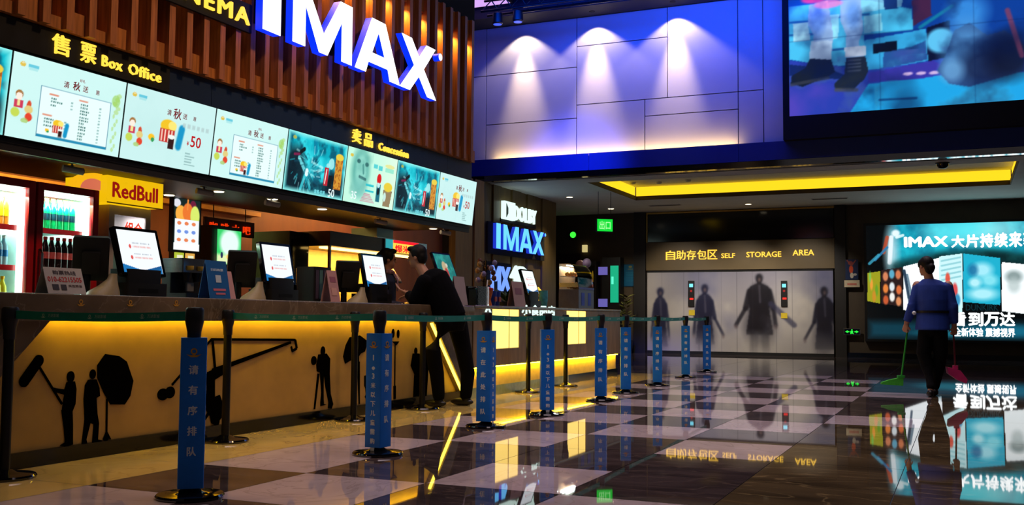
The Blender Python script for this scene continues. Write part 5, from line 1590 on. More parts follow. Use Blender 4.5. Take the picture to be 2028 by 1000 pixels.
pl2.build('leaves', M('leaf_yellow', (96, 96, 30), 0.6, var=0.3), t)

# ================================================================== PRINTED LOCKERS
lx0, lx1 = -7.82, -2.97
LH = 2.2
t = thing('locker_bank', 'bank of lockers printed with dark figures walking in pale mist', 'lockers', (lx0, FY - 0.101, 0))
w = lx1 - lx0
MB().b(0, w, 0.0, 0.1, 0.0, LH + 0.02).build('body', black_matte, t)
pc = Pic(w, LH - 0.1, 250, (150, 146, 150))
n1_ = pc.fbm(5, 5)
n2_ = pc.fbm(3, 4)
pc.mix((n1_ - 0.45) * 3, (190, 184, 176), 0.8).mix((n2_ - 0.5) * 4, (70, 76, 120), 0.6)
pc.mix((pc.V - 0.6) * 1.4, (66, 70, 110), 0.55).mix((0.2 - pc.U) * 6, (176, 168, 156), 0.6)
def figure(pc, x, top, hw, col, fade, arm=0.0):
    hd = 0.058
    sh = top - hd * 2.2
    pc.ell(x, top - hd, 0.0165, hd, col, 0.97, 0.4).rect(x - 0.009, x + 0.009, sh - 0.04, top - hd, col, 0.95, 0.006).ell(x, top - hd * 0.7, 0.021, hd * 0.85, col, 0.6, 0.7)
    pc.poly([(x - 0.009, sh + 0.02), (x + 0.009, sh + 0.02), (x + hw * 0.55, sh - 0.025), (x + hw * 0.78, sh - 0.10), (x + hw * 0.6, sh - 0.30), (x + hw * 0.85, sh - 0.62), (x - hw * 0.85, sh - 0.62), (x - hw * 0.6, sh - 0.30), (x - hw * 0.78, sh - 0.10), (x - hw * 0.55, sh - 0.025)], col, 0.9)
    pc.ell(x, sh - 0.2, hw * 0.72, 0.2, col, 0.8, 0.6).ell(x, sh - 0.52, hw * 0.85, 0.26, col, 0.7, 0.9)
    for sd in (-1, 1):
        ex, hx = x + sd * hw * 0.86, x + (arm if np.sign(arm) == sd else sd * hw * 1.0)
        pc.line(x + sd * hw * 0.60, sh - 0.08, ex, sh - 0.29, hw * 0.18, col, 0.85).line(ex, sh - 0.29, hx, sh - 0.50, hw * 0.12, col, 0.8).ell(hx, sh - 0.52, hw * 0.12, 0.03, (96, 84, 90), 0.7, 0.6)
        pc.line(x + sd * hw * 0.32, sh - 0.55, x + sd * hw * 0.42, fade - 0.12, hw * 0.24, col, 0.6)
    pc.ell(x + 0.001, top - hd * 1.15, 0.008, 0.026, (128, 104, 100), 0.6, 0.9)
    pc.line(x, sh - 0.01, x + 0.004, sh - 0.22, 0.005, (110, 104, 116), 0.45, )
figure(pc, 0.075, 0.80, 0.05, (28, 32, 60), 0.22)
figure(pc, 0.325, 0.84, 0.062, (22, 26, 52), 0.16, 0.10)
figure(pc, 0.62, 0.965, 0.085, (14, 15, 26), 0.02, -0.125)
pc.line(0.68, 0.6, 0.80, 0.34, 0.014, (50, 52, 80), 0.7)
figure(pc, 0.955, 0.80, 0.06, (18, 20, 38), 0.2, -0.10)
fog = pc.fbm(6, 5)
pc.mix((0.30 - pc.V) * 3.0 * (0.4 + fog), (172, 166, 160), 0.85).mix((fog - 0.62) * 4, (160, 158, 170), 0.4)
pc.soften(2)
for i in range(1, 24):
    pc.rect(i / 24 - 0.0006, i / 24 + 0.0006, 0, 1, (60, 60, 70), 0.35, 0.001)
pc.build('printed_front', t, printed, 0, -0.004, 0.08)
for px, lbl in ((1369, 'locker'), (1553, 'locker')):
    p0, p1 = at(px - 6, 607, 1, FY - 0.12), at(px + 6, 556, 1, FY - 0.12)
    u = MB().b(p0.x - lx0, p1.x - lx0, -0.03, -0.0045, p0.z, p1.z).build('control_unit', black, t)
    zc, xc_ = (p0.z + p1.z) / 2, (p0.x + p1.x) / 2 - lx0
    MB().b(xc_ - 0.05, xc_ + 0.05, -0.035, -0.0305, p1.z - 0.17, p1.z - 0.08).build('display', E('unit_cyan', (120, 230, 255), 1.3), u)
    MB().b(xc_ - 0.04, xc_ + 0.06, -0.035, -0.0305, p0.z + 0.18, p0.z + 0.23).build('slot_light', E('unit_red', (255, 40, 30), 1.1), u)
    MB().disc(xc_, zc + 0.07, 0.03, -0.034, -0.0305).build('button', E('unit_red_dim', (170, 20, 20), 0.8), u)
for px, py in ((1370, 619), (1553, 625)):
    p = at(px, py, 1, FY - 0.11)
    MB().b(p.x - lx0 - 0.08, p.x - lx0 + 0.08, -0.012, -0.0045, p.z - 0.07, p.z + 0.07).build('yellow_notice', M('notice_yellow', (206, 180, 40), 0.5), t)
# safety notice and its plate
p0, p1 = at(1674, 554, 1, FY), at(1702, 514, 1, FY)
t = thing('safety_notice', 'blue and orange safety picture with cream plate below on the dark pilaster', 'notice', (p0.x + 0.02, FY - 0.13, p0.z))
w, h = p1.x - p0.x - 0.04, p1.z - p0.z
pc = Pic(w, h, 40, (20, 40, 80))
pc.ell(0.45, 0.5, 0.16, 0.2, (216, 80, 40)).ell(0.4, 0.82, 0.2, 0.1, (140, 60, 60)).line(0.15, 0.95, 0.45, 0.7, 0.05, (150, 70, 60)).line(0.8, 0.95, 0.5, 0.7, 0.05, (150, 70, 60)).ell(0.5, 0.2, 0.14, 0.14, (200, 190, 170)).ell(0.75, 0.25, 0.14, 0.06, (190, 180, 170))
pc.build('picture', t, printed, 0, -0.001)
MB().b(0, w, 0.0, 0.01, -0.2, h).build('backing', black, t)
MB().b(-0.03, w + 0.03, -0.008, -0.0005, -0.19, -0.02).build('plate', M('cream_plate', (196, 180, 150), 0.5), t)
MB().b(0.04, w - 0.04, -0.0095, -0.0082, -0.11, -0.09).b(0.04, w - 0.04, -0.0095, -0.0082, -0.14, -0.12).build('print_line', M('plate_red', (190, 80, 70), 0.5), t)

# ================================================================== FILM LIGHTBOX
bx0, bz0 = -2.16, 0.47
BW, BH = 4.3, 2.82
t = thing('film_lightbox', 'wide glowing cyan lightbox with film posters and white slogan behind the cleaner', 'lightbox', (bx0, FY - 0.16, bz0))
MB().b(-0.06, BW + 0.06, 0.002, 0.155, -0.06, BH + 0.06).build('frame', black, t)
def uv(px, py):
    p = at(px, py, 1, FY - 0.16)
    return ((p.x - bx0) / BW, (p.z - bz0) / BH)
pc = Pic(BW, BH, 330, (3, 6, 8))
nn = pc.fbm(10, 5)
ux, vx = uv(1757, 447)
sky = 1 / (1 + np.exp(-(pc.U - 0.14) * 90))
edge = uv(1900, 520)[1]
arc = 0.64 + 0.10 * np.sin(np.clip((pc.U - 0.14) / 0.86, 0, 1) * PI)
top_ = 1 / (1 + np.exp(-(pc.V - arc) * 40))
pc.mix(sky * top_, (16, 130, 160), 0.95)
pc.mix(sky * top_ * np.clip((nn - 0.45) * 4, 0, 1), (30, 196, 214), 0.8)
gu, gv = uv(1935, 455)
pc.ell(gu, gv, 0.2, 0.1, (190, 250, 250), 0.8, 1.4).ell(*uv(1905, 450), 0.14, 0.12, (60, 220, 235), 0.7, 1.2)
su, sv = uv(1766, 500)
pc.ell(su, sv, 0.035, 0.2, (190, 230, 240), 0.8, 1.2).ell(*uv(1774, 462), 0.022, 0.03, (236, 246, 250), 0.9, 0.6).line(*uv(1776, 470), *uv(1788, 466), 0.008, (240, 250, 250), 0.8).line(*uv(1765, 470), *uv(1762, 520), 0.012, (230, 240, 245), 0.9)
pc.line(*uv(1757, 470), *uv(1750, 500), 0.010, (190, 70, 40), 0.8).line(*uv(1757, 490), *uv(1733, 515), 0.007, (40, 120, 170), 0.9).line(*uv(1740, 505), *uv(1722, 522), 0.008, (60, 160, 190), 0.8)
hill = np.exp(-((pc.V - arc + 0.02) / 0.05) ** 2)
pc.mix(sky * hill, (16, 70, 70), 0.8).mix(sky * hill * np.clip((nn - 0.5) * 5, 0, 1), (6, 30, 34), 0.8)
def poster(x0, x1, yt0, yt1, yb0, yb1, col):
    q = [uv(x0, yt0), uv(x1, yt1), uv(x1, yb1), uv(x0, yb0)]
    pc.poly(q, col)
    return lambda a, b_: (lambda L_, R_: (L_[0] * (1 - a) + R_[0] * a, (q[3][1] * (1 - a) + q[2][1] * a) * (1 - b_) + (q[0][1] * (1 - a) + q[1][1] * a) * b_))(q[0], q[1])
f1 = poster(1718, 1743, 541, 537, 596, 601, (150, 150, 30))
for a, b_, r_, c_ in ((0.3, 0.6, 0.008, (240, 150, 60)), (0.7, 0.4, 0.008, (90, 150, 40)), (0.5, 0.2, 0.01, (200, 130, 40)), (0.2, 0.85, 0.006, (120, 190, 80))):
    pc.ell(*f1(a, b_), r_, 0.05, c_, 0.85, 0.6)
f2 = poster(1745, 1787, 535, 529, 601, 607, (40, 26, 26))
for a, b_, c_ in ((0.2, 0.8, (214, 130, 90)), (0.5, 0.85, (90, 170, 200)), (0.8, 0.82, (210, 120, 80)), (0.2, 0.45, (230, 130, 60)), (0.5, 0.5, (225, 235, 240)), (0.82, 0.42, (220, 110, 60)), (0.5, 0.22, (240, 240, 235)), (0.2, 0.12, (200, 90, 50)), (0.8, 0.12, (220, 140, 90))):
    pc.ell(*f2(a, b_), 0.014, 0.04, c_, 0.95, 0.5)
f3 = poster(1789, 1862, 528, 510, 613, 640, (246, 252, 255))
pc.line(*f3(0.02, 0.9), *f3(0.14, 0.3), 0.008, (40, 60, 80)).line(*f3(0.1, 0.8), *f3(0.2, 0.4), 0.006, (70, 100, 120), 0.8).line(*f3(0.1, 0.5), *f3(0.16, 0.1), 0.006, (50, 70, 90), 0.8)
f4 = poster(1860, 1906, 508, 502, 600, 622, (196, 236, 240))
for k in range(5):
    pc.line(*f4(0.1, 0.5 + 0.1 * k), *f4(0.9, 0.62 + 0.08 * k), 0.005, (120, 190, 200), 0.7)
pc.ell(*f4(0.35, 0.55), 0.012, 0.05, (220, 70, 50), 0.9, 0.5).ell(*f4(0.65, 0.36), 0.014, 0.06, (210, 60, 60), 0.9, 0.5).ell(*f4(0.75, 0.2), 0.014, 0.05, (40, 130, 180), 0.9, 0.5)
f5 = poster(1908, 1981, 502, 511, 598, 604, (30, 170, 200))
for a, b_, rx, ry, c_ in ((0.5, 0.7, 0.05, 0.06, (190, 240, 250)), (0.25, 0.68, 0.025, 0.05, (20, 100, 150)), (0.7, 0.5, 0.04, 0.05, (150, 230, 240)), (0.3, 0.42, 0.03, 0.04, (210, 246, 250)), (0.5, 0.2, 0.07, 0.05, (200, 244, 250))):
    pc.ell(*f5(a, b_), rx, ry, c_, 0.8, 0.9)
f6 = poster(1984, 2100, 519, 530, 616, 630, (240, 248, 250))
pc.ell(*uv(2008, 548), 0.04, 0.05, (110, 130, 130), 0.8, 0.8).ell(*uv(2008, 565), 0.03, 0.06, (180, 195, 195), 0.8, 0.8)
pc.rect(*(lambda a, b_: (a[0], b_[0], a[1], b_[1]))(uv(1722, 668), uv(2200, 640)), (14, 66, 84), 0.8, 0.05)
pc.ell(*uv(1990, 656), 0.2, 0.05, (20, 110, 140), 0.8, 1.0).ell(*uv(1880, 660), 0.15, 0.03, (30, 130, 150), 0.6, 1.0)
dsp = pc.build('picture', t, lightbox_mat)
wl_ = E('lightbox_white', (250, 254, 255), 2.0)
mb = MB()
def word(mbx, s_, px0, py0, px1, py1, bold=0.04):
    a, b_ = at(px0, py1, 1, FY - 0.16), at(px1, py0, 1, FY - 0.16)
    mbx.text(s_, a.x - bx0, a.z - bz0, b_.x - a.x, b_.z - a.z, 0.002, -0.0015, bold=bold)
word(mb, 'IMAX', 1792, 468, 1876, 489, 0.05)
for i, ch in enumerate('大片持续来袭'):
    word(mb, ch, 1885 + i * 28.5, 466 - i * 1.6, 1909 + i * 28.5, 490 - i * 0.3, 0.045)
mb.build('lettering', wl_, dsp)
mb = MB()
word(mb, '到', 1919, 619, 1946, 645)
word(mb, '万', 1950, 619, 1978, 645)
word(mb, '达', 1981, 619, 2009, 645)
word(mb, '看', 1885, 619, 1912, 645)
mb.build('lettering', wl_, dsp)
mb = MB()
word(mb, '全新体验 震撼视界', 1890, 650, 2010, 666, 0.03)
mb.build('lettering', wl_, dsp)
lc_ = MB()
word(lc_, 'DUNKIRK', 1913, 603, 1977, 615, 0.01)
lc_.build('lettering', E('lightbox_dark', (20, 60, 70), 0.6), dsp)

# ================================================================== VIDEO WALL
vx0, vz0 = -2.885, 4.735
VW, VH = 5.0, 3.2
t = thing('video_wall', 'large blue video wall high on the right with legs in boots on a street', 'video wall', (vx0, 19.22, vz0))
MB().b(-0.12, VW + 0.2, 0.002, 0.37, -0.44, VH + 0.2).build('frame', black_matte, t)
def vv(px, py):
    p = at(px, py, 1, 19.22)
    return ((p.x - vx0) / VW, (p.z - vz0) / VH)
pc = Pic(VW, VH, 330, (10, 40, 120))
n1_, n2_ = pc.fbm(14, 4), pc.fbm(5, 4)
def vp(pts, col, a=1.0):
    pc.poly([vv(*q) for q in pts], col, a)
def ve(c, rx, ry, col, a=1.0, soft=0.3, rot=0):
    pc.ell(*vv(*c), rx / 480.0, ry / 320.0, col, a, soft, rot)
vp([(1560, 0), (2100, -60), (2100, 150), (1560, 150)], (12, 60, 150))
vp([(1563, 14), (1640, 4), (1720, 0), (1806, 18), (1808, 60), (1712, 70), (1712, 130), (1640, 130), (1563, 118)], (70, 190, 236))
for q in ((1563, 45, 1640, 40), (1563, 70, 1640, 66), (1640, 36, 1720, 28), (1640, 100, 1712, 92)):
    pc.line(*vv(q[0], q[1]), *vv(q[2], q[3]), 0.004, (16, 70, 140), 0.8)
vp([(1570, 48), (1600, 44), (1605, 80), (1572, 84)], (190, 246, 255), 0.9)
vp([(1640, 30), (1662, 28), (1660, 75), (1644, 80)], (170, 240, 255), 0.8)
vp([(1710, 32), (1745, 27), (1748, 60), (1712, 66)], (150, 236, 255), 0.9)
vp([(1700, -20), (1790, -20), (1786, 12), (1704, 26)], (150, 226, 250), 0.8)
vp([(1748, -10), (1775, -14), (1778, 16), (1752, 20)], (10, 40, 110), 0.9)
vp([(1806, 0), (1842, -10), (1845, 30), (1808, 52)], (70, 30, 60), 0.9)
vp([(1712, 80), (1808, 62), (1834, 56), (1838, 120), (1720, 142), (1712, 140)], (50, 160, 216))
vp([(1728, 88), (1776, 80), (1777, 100), (1730, 106)], (8, 16, 34))
vp([(1750, 104), (1806, 92), (1834, 80), (1836, 118), (1748, 136)], (30, 60, 130), 0.8)
vp([(1835, 55), (1880, 40), (1885, 118), (1838, 126)], (10, 14, 40), 0.9)
ve((1862, 80), 22, 22, (90, 190, 236))
pc.line(*vv(1822, 54), *vv(1885, 12), 0.006, (20, 130, 160), 0.8)
ve((1915, 25), 30, 30, (60, 150, 230), 0.8, 0.9)
vp([(1563, 120), (1640, 128), (1712, 140), (1836, 122), (1900, 108), (2100, 100), (2100, 240), (1560, 250)], (40, 60, 170))
pc.mix((n1_ - 0.5) * 4 * (pc.V < 0.33), (110, 150, 240), 0.6)
pc.mix((n2_ - 0.5) * 4 * (pc.V < 0.33), (110, 70, 190), 0.5)
vp([(1720, 166), (1860, 150), (2100, 140), (2100, 240), (1680, 228)], (30, 160, 224))
pc.mix((n1_ - 0.45) * 3 * (pc.V < 0.3) * (pc.U > 0.3), (80, 210, 246), 0.6)
vp([(1720, 144), (1850, 120), (1866, 130), (1830, 156), (1720, 162)], (56, 50, 160), 0.9)
for k in range(3):
    ve((1798 + k * 26, 146 - k), 8, 3, (220, 190, 230), 0.9)
pc.line(*vv(1742, 198), *vv(1815, 194), 0.004, (10, 60, 120), 0.8)
vp([(1563, 150), (1700, 160), (1640, 135), (1563, 128)], (10, 30, 80), 0.8)
# jeans and boots
vp([(1602, 10), (1640, 0), (1650, 70), (1646, 118), (1604, 118), (1612, 70), (1600, 50)], (150, 186, 230))
vp([(1606, 82), (1648, 80), (1646, 118), (1602, 116)], (196, 224, 250), 0.9)
vp([(1664, 0), (1704, -5), (1710, 60), (1700, 85), (1712, 112), (1674, 114), (1676, 70), (1664, 40)], (150, 190, 236))
vp([(1672, 94), (1714, 90), (1716, 110), (1674, 114)], (224, 236, 250), 0.9)
ve((1618, 40), 14, 30, (70, 120, 220), 0.6, 0.8)
ve((1690, 30), 12, 24, (80, 140, 230), 0.6, 0.8)
vp([(1604, 116), (1646, 118), (1654, 142), (1640, 152), (1590, 172), (1566, 166), (1568, 150), (1594, 136)], (22, 30, 40))
vp([(1676, 114), (1714, 112), (1720, 140), (1712, 156), (1690, 178), (1654, 176), (1652, 166), (1672, 148)], (28, 38, 52))
pc.line(*vv(1568, 168), *vv(1640, 154), 0.006, (60, 64, 70), 0.8)
pc.line(*vv(1656, 178), *vv(1696, 178), 0.007, (70, 74, 80), 0.8)
for k in range(4):
    pc.line(*vv(1680, 120 + 7 * k), *vv(1704, 118 + 7 * k), 0.003, (80, 90, 110), 0.7)
# a plain dark sack lying on the pavement
vp([(1856, 140), (1872, 110), (1890, 60), (1920, 45), (1955, 70), (1990, 60), (2028, 90), (2028, 140), (1960, 160), (1920, 172), (1880, 166)], (34, 64, 120))
ve((1912, 100), 34, 48, (90, 160, 220), 0.7, 0.9)
ve((1950, 130), 40, 34, (20, 30, 66), 0.8, 0.8)
ve((2000, 110), 34, 40, (14, 20, 44), 0.8, 0.8)
ve((1885, 140), 18, 20, (110, 170, 220), 0.7, 0.9)
pc.line(*vv(1995, 20), *vv(2024, 110), 0.008, (130, 60, 90), 0.8)
ve((1612, -2), 22, 8, (236, 40, 70), 0.9)
ve((1640, 8), 24, 8, (250, 120, 130), 0.8)
pc.mix((n1_ - 0.48) * 3, (6, 22, 70), 0.5).mix((0.45 - n2_) * 4, (4, 16, 56), 0.55)
pc.c *= 0.92
for px in (1742, 1931):
    a = vv(px, 120)[0]
    pc.rect(a - 0.0008, a + 0.0008, 0, 1, (6, 20, 60), 0.8, 0.002)
for py in (70,):
    a = vv(1700, py)[1]
    pc.rect(0, 1, a - 0.0012, a + 0.0012, (6, 20, 60), 0.7, 0.002)
pc.soften(1).build('display', t, attr_mat('video_picture', True, 1.35, 0.3))
lamp('video_wall_spill', 'AREA', (vx0 + VW / 2, 19.1, vz0 + VH / 2), (0.25, 0.5, 1.0), 40, (vx0 + VW / 2, 10, 1.0), VW * 0.9, VH * 0.8)

# ================================================================== PEOPLE
def flesh(mb, name, mat, parent, voxel=0.011, it=5):
    o = mb.build(name, mat, None)
    r_ = o.modifiers.new('remesh', 'REMESH')
    r_.mode = 'VOXEL'
    r_.voxel_size = voxel
    s_ = o.modifiers.new('smooth', 'SMOOTH')
    s_.factor = 0.5
    s_.iterations = it
    bpy.context.view_layer.update()
    me = bpy.data.meshes.new_from_object(o.evaluated_get(bpy.context.evaluated_depsgraph_get()))
    me.materials.clear()
    me.materials.append(mat)
    me.polygons.foreach_set('use_smooth', [True] * len(me.polygons))
    o.modifiers.clear()
    old = o.data
    o.data = me
    me.name = name
    bpy.data.meshes.remove(old)
    o.parent = parent
    return o

def hand(mb, wrist, dirv, curl_axis, grip=True, s=1.0, side=1):
    """palm, four bent fingers of unequal length and a thumb"""
    d = Vector(dirv).normalized()
    c = Vector(curl_axis).normalized()          # direction the fingers close towards
    lat = d.cross(c).normalized() * side
    w0 = Vector(wrist)
    for k in range(4):
        off = (k - 1.5) * 0.019 * s
        a = w0 + lat * off * 0.6
        b_ = w0 + d * 0.085 * s + lat * off
        mb.caps([a, b_], [0.017 * s, 0.013 * s], 10)
        ln = (0.036, 0.042, 0.039, 0.030)[k] * s
        if grip:
            p1 = b_ + (d * 0.6 + c * 0.8) * ln
            p2 = p1 + (c * 1.0 - d * 0.45) * ln * 0.8
            p3 = p2 + (-d * 0.9 + c * 0.1) * ln * 0.7
        else:
            p1 = b_ + (d * 0.95 + c * 0.3) * ln
            p2 = p1 + (d * 0.8 + c * 0.6) * ln * 0.8
            p3 = p2 + (d * 0.6 + c * 0.8) * ln * 0.6
        mb.caps([b_, p1, p2, p3], [0.0105 * s, 0.0098 * s, 0.009 * s, 0.0075 * s], 8)
    t0 = w0 + d * 0.03 * s + lat * 0.028 * s
    t1 = t0 + (lat * 0.8 + d * 0.6 + c * 0.4) * 0.035 * s
    t2 = t1 + (d * 0.7 + c * 0.7 - lat * 0.1) * 0.03 * s
    mb.caps([t0, t1, t2], [0.014 * s, 0.011 * s, 0.0085 * s], 8)

def head(mb, c, yaw, pitch=0.0, s=1.0):
    """skull, jaw, nose, lips, eye sockets and ears; yaw 0 looks along +y"""
    R = Matrix.Rotation(yaw, 3, 'Z') @ Matrix.Rotation(pitch, 3, 'X')
    C = Vector(c)
    def P(x, y, z):
        return C + R @ (Vector((x, y, z)) * s)
    mb.ell(P(0, -0.012, 0.03), (0.076 * s, 0.096 * s, 0.092 * s), rot=R)
    mb.ell(P(0, 0.018, -0.045), (0.056 * s, 0.066 * s, 0.07 * s), rot=R)
    mb.caps([P(0, 0.084, 0.02), P(0, 0.100, -0.022)], [0.010 * s, 0.014 * s], 8)
    mb.ell(P(0, 0.078, -0.058), (0.024 * s, 0.012 * s, 0.009 * s), rot=R)
    mb.ell(P(0, 0.066, -0.09), (0.024 * s, 0.018 * s, 0.018 * s), rot=R)
    for q in (-1, 1):
        mb.ell(P(q * 0.078, -0.015, -0.005), (0.012 * s, 0.022 * s, 0.034 * s), rot=R)
        mb.ell(P(q * 0.032, 0.072, 0.03), (0.022 * s, 0.012 * s, 0.008 * s), rot=R)
    return P, R

def eyes(P, R, parent, s=1.0):
    for q in (-1, 1):
        MB().ell(P(q * 0.032, 0.079, 0.010), (0.013 * s, 0.008 * s, 0.007 * s), n=10, mm=6, rot=R).build('eye', M('eye_dark', (30, 26, 26), 0.3), parent, 60)

def px_frame(px, py, k):
    """photo offsets around a standing point, as metres in the local frame"""
    return lambda x, y, d=0.0: Vector(((x - px) / k, d, (py - y) / k))

# ---- the cleaner, walking away with broom and dustpan
fo = at(1848, 785, 2, 0)
t = thing('person', 'person seen from behind in blue jacket and dark trousers, walking with broom and dustpan', 'person', (fo.x, fo.y, 0), math.radians(-24 + 24 - 4))
t.rotation_euler = (0, 0, math.radians(24 - 20))
q = px_frame(1848, 785, 161.0)
jk = M('jacket_blue', (30, 66, 165), 0.75, var=0.12)
tr_ = M('trousers_black', (8, 8, 11), 0.9, spec=0.2)
body = MB()
P, R = head(body, q(1838, 524, 0.02), math.radians(38), math.radians(-4), 1.0)
body.caps([q(1842, 536), q(1846, 556)], [0.052, 0.06], 12)
body.loft([(q(1848, 556), 0.10, 0.08, 0), (q(1850, 575), 0.17, 0.10, 0), (q(1850, 600), 0.155, 0.105, 0), (q(1850, 622), 0.145, 0.10, 0), (q(1850, 648), 0.16, 0.115, 0), (q(1850, 660), 0.14, 0.11, 0)])
for sh, el, wr, sd in ((q(1822, 562), q(1812, 606, -0.02), q(1801, 638, 0.04), -1), (q(1880, 562), q(1888, 606, -0.02), q(1890, 642, 0.03), 1)):
    body.caps([sh, el, wr], [0.056, 0.046, 0.032], 12)
hl, hr = q(1801, 640, 0.04), q(1890, 644, 0.03)
hand(body, hl, q(1797, 655, 0.05) - hl, (0.55, 0.8, 0), True, 1.0, 1)
hand(body, hr, q(1890, 660, 0.04) - hr, (-0.4, 0.9, 0), True, 1.0, -1)
legs = (([q(1838, 655), q(1832, 700, 0.02), q(1838, 728, 0.0), q(1843, 764, -0.12), q(1842, 778, -0.15)], -1), ([q(1862, 655), q(1864, 700, 0.04), q(1860, 728, 0.08), q(1853, 766, 0.10), q(1852, 778, 0.10)], 1))
for L, sd in legs:
    body.caps(L, [0.085, 0.07, 0.055, 0.04, 0.036], 12)
flesh(body, 'body', skin, t, 0.008)
jm = MB()
jm.loft([(q(1844, 549), 0.07, 0.065, 0), (q(1848, 553), 0.12, 0.09, 0), (q(1850, 562), 0.185, 0.115, 0), (q(1850, 572), 0.205, 0.125, 0), (q(1850, 592), 0.198, 0.135, 0), (q(1850, 614), 0.185, 0.125, 0), (q(1850, 632), 0.195, 0.135, 0), (q(1849, 652), 0.205, 0.15, 0)])
for sh, el, wr in ((q(1823, 562), q(1812, 606, -0.02), q(1802, 634, 0.035)), (q(1879, 562), q(1888, 606, -0.02), q(1890, 638, 0.028))):
    jm.caps([sh + Vector((0, 0, -0.015)), el], [0.064, 0.058], 14)
    jm.tube([el + Vector((0, 0, 0.04)), el, wr], [0.06, 0.062, 0.05], 14)
flesh(jm, 'jacket', jk, t, 0.010, 4)
MB().loft([(q(1850, 618), 0.196, 0.136, 0), (q(1850, 613), 0.198, 0.138, 0)], 28).build('belt', black, t, 40)
MB().ell(q(1815, 618, -0.10), (0.025, 0.025, 0.025), n=10, mm=8).build('belt_tag', print_white, t, 60)
tm = MB()
tm.loft([(q(1850, 640), 0.16, 0.12, 0), (q(1850, 656), 0.17, 0.125, 0), (q(1850, 664), 0.14, 0.10, 0)])
for L, sd in legs:
    tm.caps(L[:4], [0.10, 0.088, 0.072, 0.052], 14)
flesh(tm, 'trousers', tr_, t, 0.010, 4)
for L, sd in legs:
    a = L[-1]
    MB().ell((a.x, a.y + 0.055, 0.036), (0.045, 0.125, 0.036), n=16, mm=10).ell((a.x, a.y - 0.02, 0.05), (0.042, 0.055, 0.045), n=16, mm=10).build('shoe', black, t, 60)
hm = MB()
hm.ell(P(0, -0.03, 0.045), (0.085, 0.095, 0.088), rot=R).ell(P(0, -0.075, -0.02), (0.07, 0.05, 0.085), rot=R).ell(P(0, -0.115, -0.02), (0.045, 0.04, 0.05), rot=R)
for sd in (-1, 1):
    hm.ell(P(sd * 0.068, 0.0, 0.03), (0.022, 0.05, 0.06), rot=R)
flesh(hm, 'hair', hair, t, 0.009, 3)
eyes(P, R, t)
cw = t.matrix_world
bpy.context.view_layer.update()
cw = t.matrix_world.copy()
ga, gb = cw @ (hl + Vector((0.012, 0.035, -0.06))), cw @ (hr + Vector((-0.01, 0.035, -0.06)))
# lobby broom, held just over the floor
tip = at(1785, 748, 1, ga.y)
t = thing('lobby_broom', 'green broom held over the floor in the left hand of the person in blue', 'broom', (ga.x, ga.y, ga.z), math.radians(20))
inv = Matrix.Rotation(-math.radians(20), 3, 'Z')
dv = inv @ (Vector(tip) - ga)
gm = M('broom_green', (40, 170, 50), 0.4)
MB().tube([-dv * 0.12, dv], 0.011, 10).build('handle', gm, t, 40)
MB().pris([(dv.x - 0.25, dv.z - 0.085), (dv.x + 0.015, dv.z - 0.10), (dv.x + 0.02, dv.z - 0.005), (dv.x - 0.03, dv.z + 0.0), (dv.x - 0.16, dv.z - 0.03), (dv.x - 0.25, dv.z - 0.06)], dv.y - 0.025, dv.y + 0.025).build('bristles', M('bristles_green', (60, 180, 40), 0.7, var=0.3, stretch=(40, 1, 1)), t)
MB().rb(dv.x - 0.05, dv.x + 0.04, dv.y - 0.03, dv.y + 0.03, dv.z, dv.z + 0.03, 0.01).build('socket', gm, t, 30)
tip = at(1892, 730, 1, gb.y)
t = thing('dustpan', 'pink dustpan on red stick held in the right hand of the person in blue', 'dustpan', (gb.x, gb.y, gb.z), math.radians(10))
inv = Matrix.Rotation(-math.radians(10), 3, 'Z')
dv = inv @ (Vector(tip) - gb)
MB().tube([-dv * 0.14, dv], 0.011, 10).build('handle', M('stick_red', (120, 20, 40), 0.4), t, 40)
pm = M('pan_pink', (226, 50, 130), 0.45)
pn = MB().pris([(dv.x - 0.10, dv.z + 0.02), (dv.x + 0.0, dv.z + 0.0), (dv.x + 0.05, dv.z - 0.02), (dv.x + 0.13, dv.z - 0.13), (dv.x + 0.115, dv.z - 0.18), (dv.x + 0.02, dv.z - 0.14), (dv.x - 0.09, dv.z - 0.06)], dv.y - 0.06, dv.y + 0.09)
pn.build('pan', pm, t, 30)
MB().rb(dv.x - 0.03, dv.x + 0.03, dv.y - 0.03, dv.y + 0.03, dv.z - 0.005, dv.z + 0.04, 0.01).build('socket', pm, t, 30)

# ---- the customer leaning over the counter
fo = at(893, 800, 2, 0)
if fo.x < -4.98:
    fo = at(893, 800, 0, -4.98)
t = thing('person', 'person in dark clothes leaning forward over the counter towards the cashier', 'person', (max(fo.x, -4.98), fo.y + 0.0, 0), math.radians(24))
q = px_frame(893, 800, 181.0)
dk = M('dark_jacket', (6, 6, 11), 0.95, spec=0.15)
dt = M('dark_trousers', (6, 6, 9), 0.95, spec=0.15)
body = MB()
ch = q(822, 513, 0.10)
P, R = head(body, ch, math.radians(72), math.radians(-8), 1.02)
body.caps([q(830, 532, 0.08), q(842, 552, 0.05)], [0.055, 0.065], 12)
body.tube([q(848, 556, 0.04), q(862, 580, 0.02), q(880, 610, 0.0), q(890, 632, 0.0), q(892, 645, 0)], [0.17, 0.16, 0.145, 0.155, 0.12], 16, flat=0.75, ref=(0.4, 0.9, 0))
arms = ((q(840, 562, -0.12), q(822, 597, -0.10), q(806, 584, 0.02)), (q(858, 560, 0.20), q(836, 596, 0.26), q(812, 590, 0.24)))
for a in arms:
    body.caps(a, [0.06, 0.048, 0.034], 12)
hand(body, arms[0][2], (-0.8, 0.4, 0.35), (0.1, 0.3, 0.9), False, 1.0, 1)
hand(body, arms[1][2], (-0.9, 0.3, 0.1), (0.0, 0.0, -1), False, 1.0, -1)
